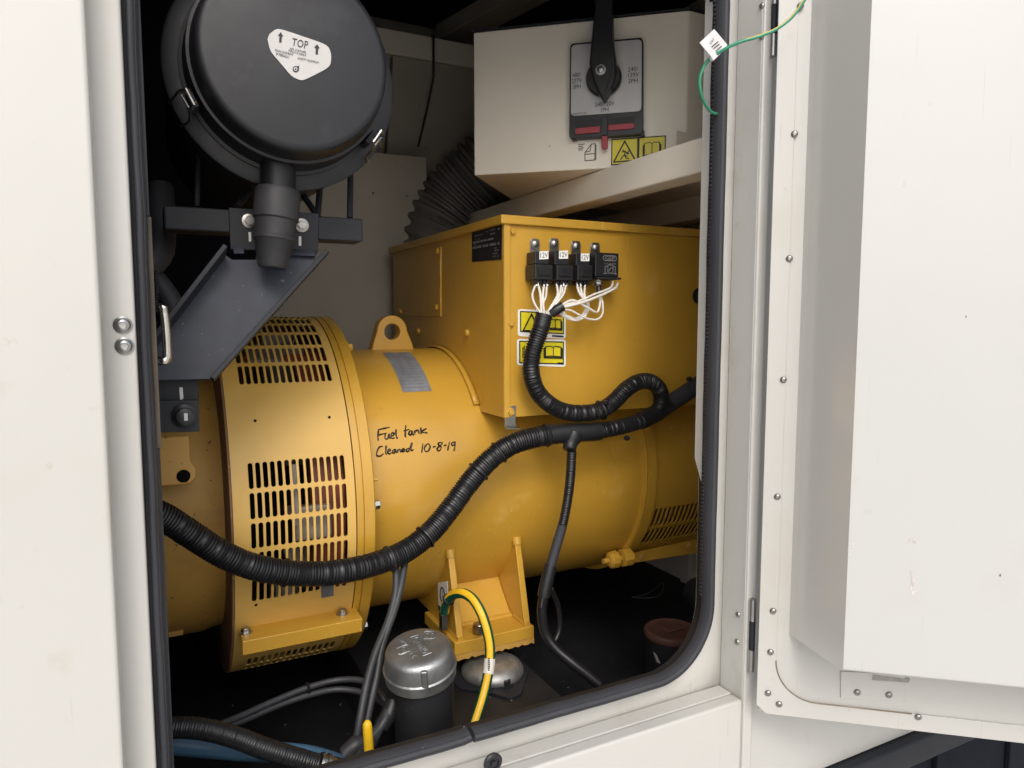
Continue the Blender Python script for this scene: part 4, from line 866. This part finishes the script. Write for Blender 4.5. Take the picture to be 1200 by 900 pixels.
MB().prism([hit(x, y, cpl(.0475)) for x, y in ((716, 86), (721, 90), (709, 116), (706, 117))], -N3*.004).build('pointer_edge', PLAS, sw, bevel=.0008)
place('screw', SCREW, sw, hit(704, 82, cpl(.0462)), N3, .5)
for q in ([(673.5, 142), (703.5, 139.5), (703.5, 156), (673.5, 158)], [(712, 139), (743.5, 136), (743.5, 151), (712, 154)]):
    flat([[hit(x, y, cpl(.0163)) for x, y in q]], INK, 'lock_window', sw, N3, 0)
for q in ([(674, 150.5), (703, 147.5), (703, 155), (674, 157.5)], [(713, 146.5), (743, 144), (743, 150.5), (713, 153)]):
    MB().px(q, cpl(.0185), .002).build('lock_slide', RED, sw, bevel=.0005)
MB().px(rounded([(704.5, 158), (712, 157.3), (712, 174.5), (705, 175)], .25), cpl(.016), .006).build('lock_tongue', RED, sw, bevel=.001)
MB().px([(704.5, 137), (711.5, 136.5), (711.5, 158), (704.5, 158.5)], cpl(.0190), .003).build('lock_bridge', PLAS2, sw, bevel=.0006)
for q in ((670, 162.5), (750, 157.0)): MB().px([(q[0], q[1]-4), (q[0]+5, q[1]-4.3), (q[0]+5, q[1]+1.5), (q[0], q[1]+1.8)], cpl(.013), .012).build('switch_foot', PLAS2, sw, bevel=.0008)
WQ = [(716.5, 163), (780.5, 158.5), (780, 189), (716, 194)]
decal(WQ, cpl(.0003), cb, [(.0, .5, .0, 1.0, 'shock'), (.5, 1.0, .0, 1.0, 'book')], wid=.0016)
f2 = lambda x, y: hit(x, y, cpl(.0004))
ic = ribbon([[(685.5, 188.5), (685.5, 179), (693, 169), (697.5, 168.5), (697, 187.5), (685.5, 188.5)], [(693, 169), (691.5, 177), (686, 178.5)], [(686, 181), (696.5, 180)], [(698.5, 170), (698.3, 187)]], .0012, N3, f2).build('printed_icon', INK, cb, smooth=0)
ribbon([[(678, 169.5), (685, 168.8)], [(678, 171.7), (683, 171.2)], [(678, 173.9), (684, 173.3)], [(678, 176), (682.5, 175.6)]], .0012, N3, f2).build('printed_note', INK, cb, smooth=0)
MB().px([(793, 153), (806, 156), (806, 172), (793, 170)], yp(B_.y-.0012), .001).build('cover_tab', CREAM_IN, cb)

# flexible duct behind the box
dk = thing('flexible_duct', 'dark ribbed flexible duct curving down behind the yellow terminal box', 'duct', at(540, 240, 1.62))
pd = spline([at(655, 130, 1.48), at(612, 160, 1.52), at(570, 195, 1.57), at(530, 235, 1.62), at(508, 275, 1.64), at(502, 320, 1.66), at(505, 360, 1.66)], .01)
corrugated(pd, .082, .022, depth=.13, seg=32).build('duct_wall', DUCT, dk, smooth=60)

# ------------------------------------------------------------------ air cleaner
AY = .80; fc0 = V((.154, AY, .279)); ax = V((0, 1, 0))
ac = thing('air_cleaner', 'large round black air cleaner canister with triangular sticker on its lid', 'air cleaner', (fc0.x, AY+.2, fc0.z-.13))
cA = V((fc0.x, AY, fc0.z)); rF = .100
MB().lathe(cA, ax, [(.0, .0002), (0, rF-.0085), (.0010, rF-.0045), (.0035, rF-.0015), (.0075, rF), (.030, rF+.003), (.0305, rF+.006), (.034, rF+.006), (.0345, rF+.0035), (.066, rF+.008), (.067, rF+.012), (.071, rF+.012)], 96, cap=False).build('lid', LIDM, ac, smooth=32)
MB().lathe(cA, ax, [(.0715, rF+.006), (.072, rF+.026), (.0735, rF+.0285), (.078, rF+.0285), (.080, rF+.0265), (.110, rF+.025), (.44, rF+.015), (.44, .0002)], 96, cap=False).build('canister', LIDM, ac, smooth=32)
def clip(th):
    u = V((math.cos(th), 0, math.sin(th))); t_ = V((-math.sin(th), 0, math.cos(th))); p = cA+u*(rF+.016)+ax*.046
    o = MB().box(p+ax*.006-u*.004, (.016, .026, .007), (t_, ax, u)).build('clip', STEEL, ac, bevel=.001)
    for s in (-1, 1): MB().tube(spline([p+t_*.013*s+ax*.032+u*.014, p+t_*.014*s+u*.006+ax*.015, p+t_*.011*s+u*.004-ax*.012, p+t_*.006*s-ax*.022-u*.004], .004), .0014, 7).build('clip_wire', RIV, o)
    MB().tube([p+t_*.008-ax*.010+u*.004, p-t_*.008-ax*.010+u*.004, p-t_*.008-ax*.022-u*.001, p+t_*.008-ax*.022-u*.001], .0016, 7, closed=True).build('clip_wire', RIV, o)
clip(R_(206)); clip(R_(-36)); clip(R_(90))
LBL = [(313.5, 46), (316, 40), (323.5, 34.5), (331, 34.8), (356, 43), (380.5, 52), (387, 60), (387.8, 71), (383.5, 79.5), (361, 91.5), (353.5, 93.8), (346, 91.5), (340, 87), (328, 73), (317.5, 60)]
sp2 = spline([(x, y, 0) for x, y in LBL+LBL[:1]], 2)
LPL = (cA, V((0, -1, 0)))
def lq(x, y, h=.0012): return hit(x, y, (cA+V((0, -h, 0)), V((0, -1, 0))))
lb = MB().prism([lq(p.x, p.y, .0010) for p in sp2[:-1]], (0, .0009, 0)).build('sticker', LABELM, ac)
def lt(body, a, b2, u, m=INK): text(body, lq(*a), lq(*b2), lq(*u), FN, m, 'printed_text', lb, .0004)
lt('TOP', (341.5, 53.5), (360.3, 57.6), (342.8, 44.5))
lt('AIR CLEANER', (339.5, 58), (358.5, 62.6), (340, 55.6)); lt('FRG13-0063', (338, 60.8), (358.3, 66.3), (338.6, 58)); lt('MAIN ELEMENT', (322, 60), (343.5, 65.7), (322.5, 57.4)); lt('P780621', (323.5, 64.8), (338.5, 68.8), (324, 61.6)); lt('SAFETY ELEMENT', (348.5, 69.4), (373.5, 75), (349, 66.8))
for cx, cy in ((328.7, 43.5), (371.3, 57.5)):
    flat([[lq(cx+a, cy+c, .0014) for a, c in ((-1.6, 6), (-1.2, -1.5), (-3.2, -1.6), (.3, -5.8), (3.4, -.6), (1.6, -.9), (1.2, 6.4))]], INK, 'printed_arrow', lb, V(FN), .0002)
flat([[lq(346.5+3.6*math.cos(a), 81+3.6*math.sin(a), .0014) for a in [math.pi*k/10 for k in range(20)]]], INK, 'printed_emblem', lb, V(FN), .0002)
flat([[lq(346.3+2.2*math.cos(a), 81+2.2*math.sin(a), .0014) for a in [math.pi*k/10 for k in range(20)]]], LABELM, 'printed_emblem', lb, V(FN), .0004)
flat([[lq(346.3+1.1*math.cos(a), 81.2+1.1*math.sin(a), .0014) for a in [math.pi*k/8 for k in range(16)]]], INK, 'printed_emblem', lb, V(FN), .0006)
flat([[lq(x, y, .0014) for x, y in ((348.6, 77.2), (350.4, 77.4), (349.9, 83), (348.4, 83))]], INK, 'printed_emblem', lb, V(FN), .0008)
# outlet stub with the rubber dust valve
VY = .862; v0, v1 = at(326, 185, VY), at(326, 232, VY)
MB().lathe(v0, v1-v0, [(0, .020), ((v1-v0).length, .019)], 28).build('outlet_stub', LIDM, ac)
q = [at(326, y, VY) for y in (222, 230, 258, 262, 268, 278, 282, 300, 314)]; L0 = q[0]; axv = (at(319, 314, VY-.004)-q[0])
hh = axv.length; prof = [(0, .0235), (.003, .0250), (.38*hh, .0252), (.40*hh, .0232), (.44*hh, .0228), (.60*hh, .0222), (.61*hh, .0238), (.645*hh, .0236), (.67*hh, .0215), (.97*hh, .0165), (hh, .015), (hh, .0002)]
MB().lathe(L0, axv, prof, 30).build('dust_valve', RUB2, ac, smooth=35)

# bracket that carries it
bk = thing('bracket', 'dusty grey steel bracket plate slanting down under the air cleaner', 'bracket', at(220, 440, .84))
tn = V((0, -math.cos(R_(20)), math.sin(R_(20)))); BP = (at(316, 300, .895), tn)
pt = [(262, 297), (272, 304), (300, 304), (300, 298), (382, 297), (250, 444), (160, 446), (160, 425), (187, 398)]
MB().px(pt, BP, .005).build('gusset_plate', PLATE, bk, bevel=.0008)
def flange(a, b2, dep, nm='flange'):
    p, q = hit(*a, BP), hit(*b2, BP); d = (q-p).normalized(); s = d.cross(tn).normalized()
    MB().box((p+q)/2+tn*dep/2, ((q-p).length, .0055, dep), (d, s, tn)).build(nm, STEEL, bk, bevel=.001)
flange((262, 300), (150, 445), .030); flange((382, 297), (248, 446), .010)
RY = .905
MB().px([(268, 243), (374, 250), (373, 296), (270, 292)], yp(RY-.003), .006).build('mount_plate', STEEL, bk, bevel=.001)
BOLT_D = hex_mesh('bolt', .0058, .005, RIV)
for q in ((292, 259), (353.5, 264)): place('bolt', BOLT_D, bk, at(*q, RY-.0035), FN)
for q in ([(291, 272), (294, 272), (294.5, 283), (291.5, 283)], [(350, 277), (353, 277), (353, 288), (350, 288)]): flat([[at(x, y, RY-.0036) for x, y in q]], LABELM, 'slot', bk, V(FN), .0003)
MB().prism([at(274, 290, RY-.004), at(286, 290, RY-.004), at(286, 297, RY-.016), at(274, 297, RY-.016)], (0, .002, .003)).build('flange_lip', PLATE, bk)
MB().prism([at(340, 294, RY-.004), at(371, 296, RY-.004), at(369, 300, RY-.016), at(341, 299, RY-.016)], (0, .002, .003)).build('flange_lip', PLATE, bk)
a, b2 = at(191, 240, RY), at(271, 245, RY); a2 = at(191, 269, RY)
MB().bb(a.x, b2.x, RY, RY+.04, a2.z, a.z).build('rail', STEEL, bk, bevel=.003)
a, b2 = at(372, 253, RY), at(425, 258, RY); a2 = at(380, 281, RY)
MB().bb(a.x, b2.x, RY, RY+.04, a2.z, a.z).build('rail', STEEL, bk, bevel=.002)
for (qa, qb) in (((352, 224), (374, 256)), ((376, 205), (372, 256)), ((411, 190), (410, 256)), ((300, 215), (278, 242)), ((232, 180), (231, 242))):
    MB().tube([at(*qa, .95), at(*qb, .925)], .004 if qa[0] != 232 else .003, 8).build('strap', STEEL, bk)
mb_ = thing('engine_mount', 'black square engine mount block with a large washered bolt', 'mount', at(210, 505, .86))
MB().px([(150, 470), (233, 469), (234, 506), (150, 508)], yp(.85), .06).build('block', STEEL, mb_, bevel=.001)
MB().px([(150, 446), (233, 445), (233, 469), (150, 470)], yp(.86), .06).build('block_top', STEEL, mb_, bevel=.001)
p = at(216, 487, .8495)
MB().lathe(p, (0, -1, 0), [(0, .013), (.003, .013), (.004, .0115), (.005, .0095), (.011, .0090), (.012, .007)], 24).build('bolt', PLAS2, mb_, smooth=40)
MB().box(p+V((.001, -.0125, 0)), (.0035, .001, .008)).build('bolt_mark', LABELM, mb_)
MB().px([(210, 454), (214, 454), (215, 467), (211, 469)], yp(.8595), .0005).build('slot', LABELM, mb_)

# engine in the dark left end
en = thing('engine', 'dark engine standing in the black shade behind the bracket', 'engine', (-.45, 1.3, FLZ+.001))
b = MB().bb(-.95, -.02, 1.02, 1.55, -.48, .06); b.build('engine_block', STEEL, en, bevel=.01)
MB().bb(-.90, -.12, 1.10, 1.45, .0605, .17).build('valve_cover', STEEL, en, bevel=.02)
for k in range(5): MB().cyl((-.8+.16*k, 1.00, .02), (-.8+.16*k, 1.00, -.3), .02).build('fuel_line', PLAS2, en)
MB().tube(run([(150, 300, .98), (185, 330, .97), (205, 370, .96), (180, 420, .95)]), .012, 12).build('coolant_hose', RUBBER, en)
MB().tube(spline([at(150, 330, .96), at(185, 300, .97), at(190, 272, .99), at(188, 220, 1.02)], .01), .016, 12).build('coolant_hose', RUBBER, en)
b = MB().tube([at(184, 322+4*k, .80)+V((0, 0, 0)) for k in range(12)], .003, 6)
en2 = MB(); 
sps = [at(183+2.5*math.cos(k*.9), 318+k*.42, .80+.004*math.sin(k*.9)) for k in range(110)]
en2.tube(sps, .0008, 5).build('spring_wire', STEEL, en)

# green wire with its tag at the door hinge
gw = thing('earth_wire', 'thin green and yellow wire with white paper tag, running from frame to door', 'wire', at(838, 132, .69))
pw = spline([at(842, 134, .705), at(832, 130, .690), at(822, 112, .68), at(820, 92, .675), at(826, 76, .67), at(834, 67, .665), at(845, 60, .655), at(865, 50, .64), at(888, 43, .63), at(910, 34, .62), at(930, 18, .61), at(948, -8, .60)], .004)
kw = near(pw, (872, 48))
MB().tube(pw[:kw+1], .0019, 10).build('sheath', TEAL, gw, smooth=60)
MB().tube(pw[kw:], .0019, 10, up=V((0, -1, 0)), sector=lambda k, s: 0 if k in (6, 7, 8) else 1).build('sheath', [GYEL, TEAL], gw, smooth=60)
TQ = [(820, 50), (837, 34), (852.5, 52.5), (836, 69)]; tp_ = plane(at(836, 55, .660), V((.15, -1, .1)))
tg_ = MB().prism([hit(x, y, tp_) for x, y in TQ], -tp_[1]*.0008).build('tag', TAGM, gw)
b = MB().prism([hit(x, y, (tp_[0]+tp_[1]*.001, tp_[1])) for x, y in ((834, 66.5), (851, 52), (853, 55), (836.5, 71))], -tp_[1]*.004).build('tag_fold', TAGM, gw, bevel=.0006)
tpu = (tp_[0]+tp_[1]*.0004, tp_[1])
text('CAT', hit(832.3, 52.5, tpu), hit(837.5, 47, tpu), hit(830.7, 50, tpu), tp_[1], INK, 'printed_name', tg_, .0005)
ribbon([[(833.5, 55.3), (841, 49)], [(835.8, 57.2), (842.5, 51.8)], [(838.6, 60), (845, 54.5)]], .0011, tp_[1], lambda x, y: hit(x, y, tpu), .0006).build('printed_line', INK, tg_, smooth=0)

# grit and crumbs on the tank top
gr_ = MB(); zs_ = zpl-.0025
for k in range(160):
    x, y = random.uniform(.05, 1.05), random.uniform(.76, 1.75); onr = xr1-.26 < x < xr1
    if onr and y > 1.58: continue
    r = random.choice((.0012, .0016, .002, .003)); z = (zs_ if onr else FLZ)+r*.3
    vv = [V((x, y, z))+V((random.uniform(-1, 1), random.uniform(-1, 1), random.uniform(-.3, .9)))*r for _ in range(4)]
    gr_.add(vv, [(0, 1, 2), (0, 1, 3), (1, 2, 3), (0, 2, 3)])
o = gr_.build('floor_grit', GRIME, None, smooth=0); o['kind'] = 'stuff'; o['label'] = 'scattered dull grit and crumbs on the black floor'

# parts never go deeper than thing > part > sub-part
def depth(o):
    n = 0
    while o.parent: n += 1; o = o.parent
    return n
bpy.context.view_layer.update()
for o in list(bpy.data.objects):
    while depth(o) > 2:
        m = o.matrix_world.copy(); gp_ = o.parent.parent; o.parent = gp_; o.matrix_parent_inverse = Matrix.Identity(4); o.matrix_local = gp_.matrix_world.inverted() @ m
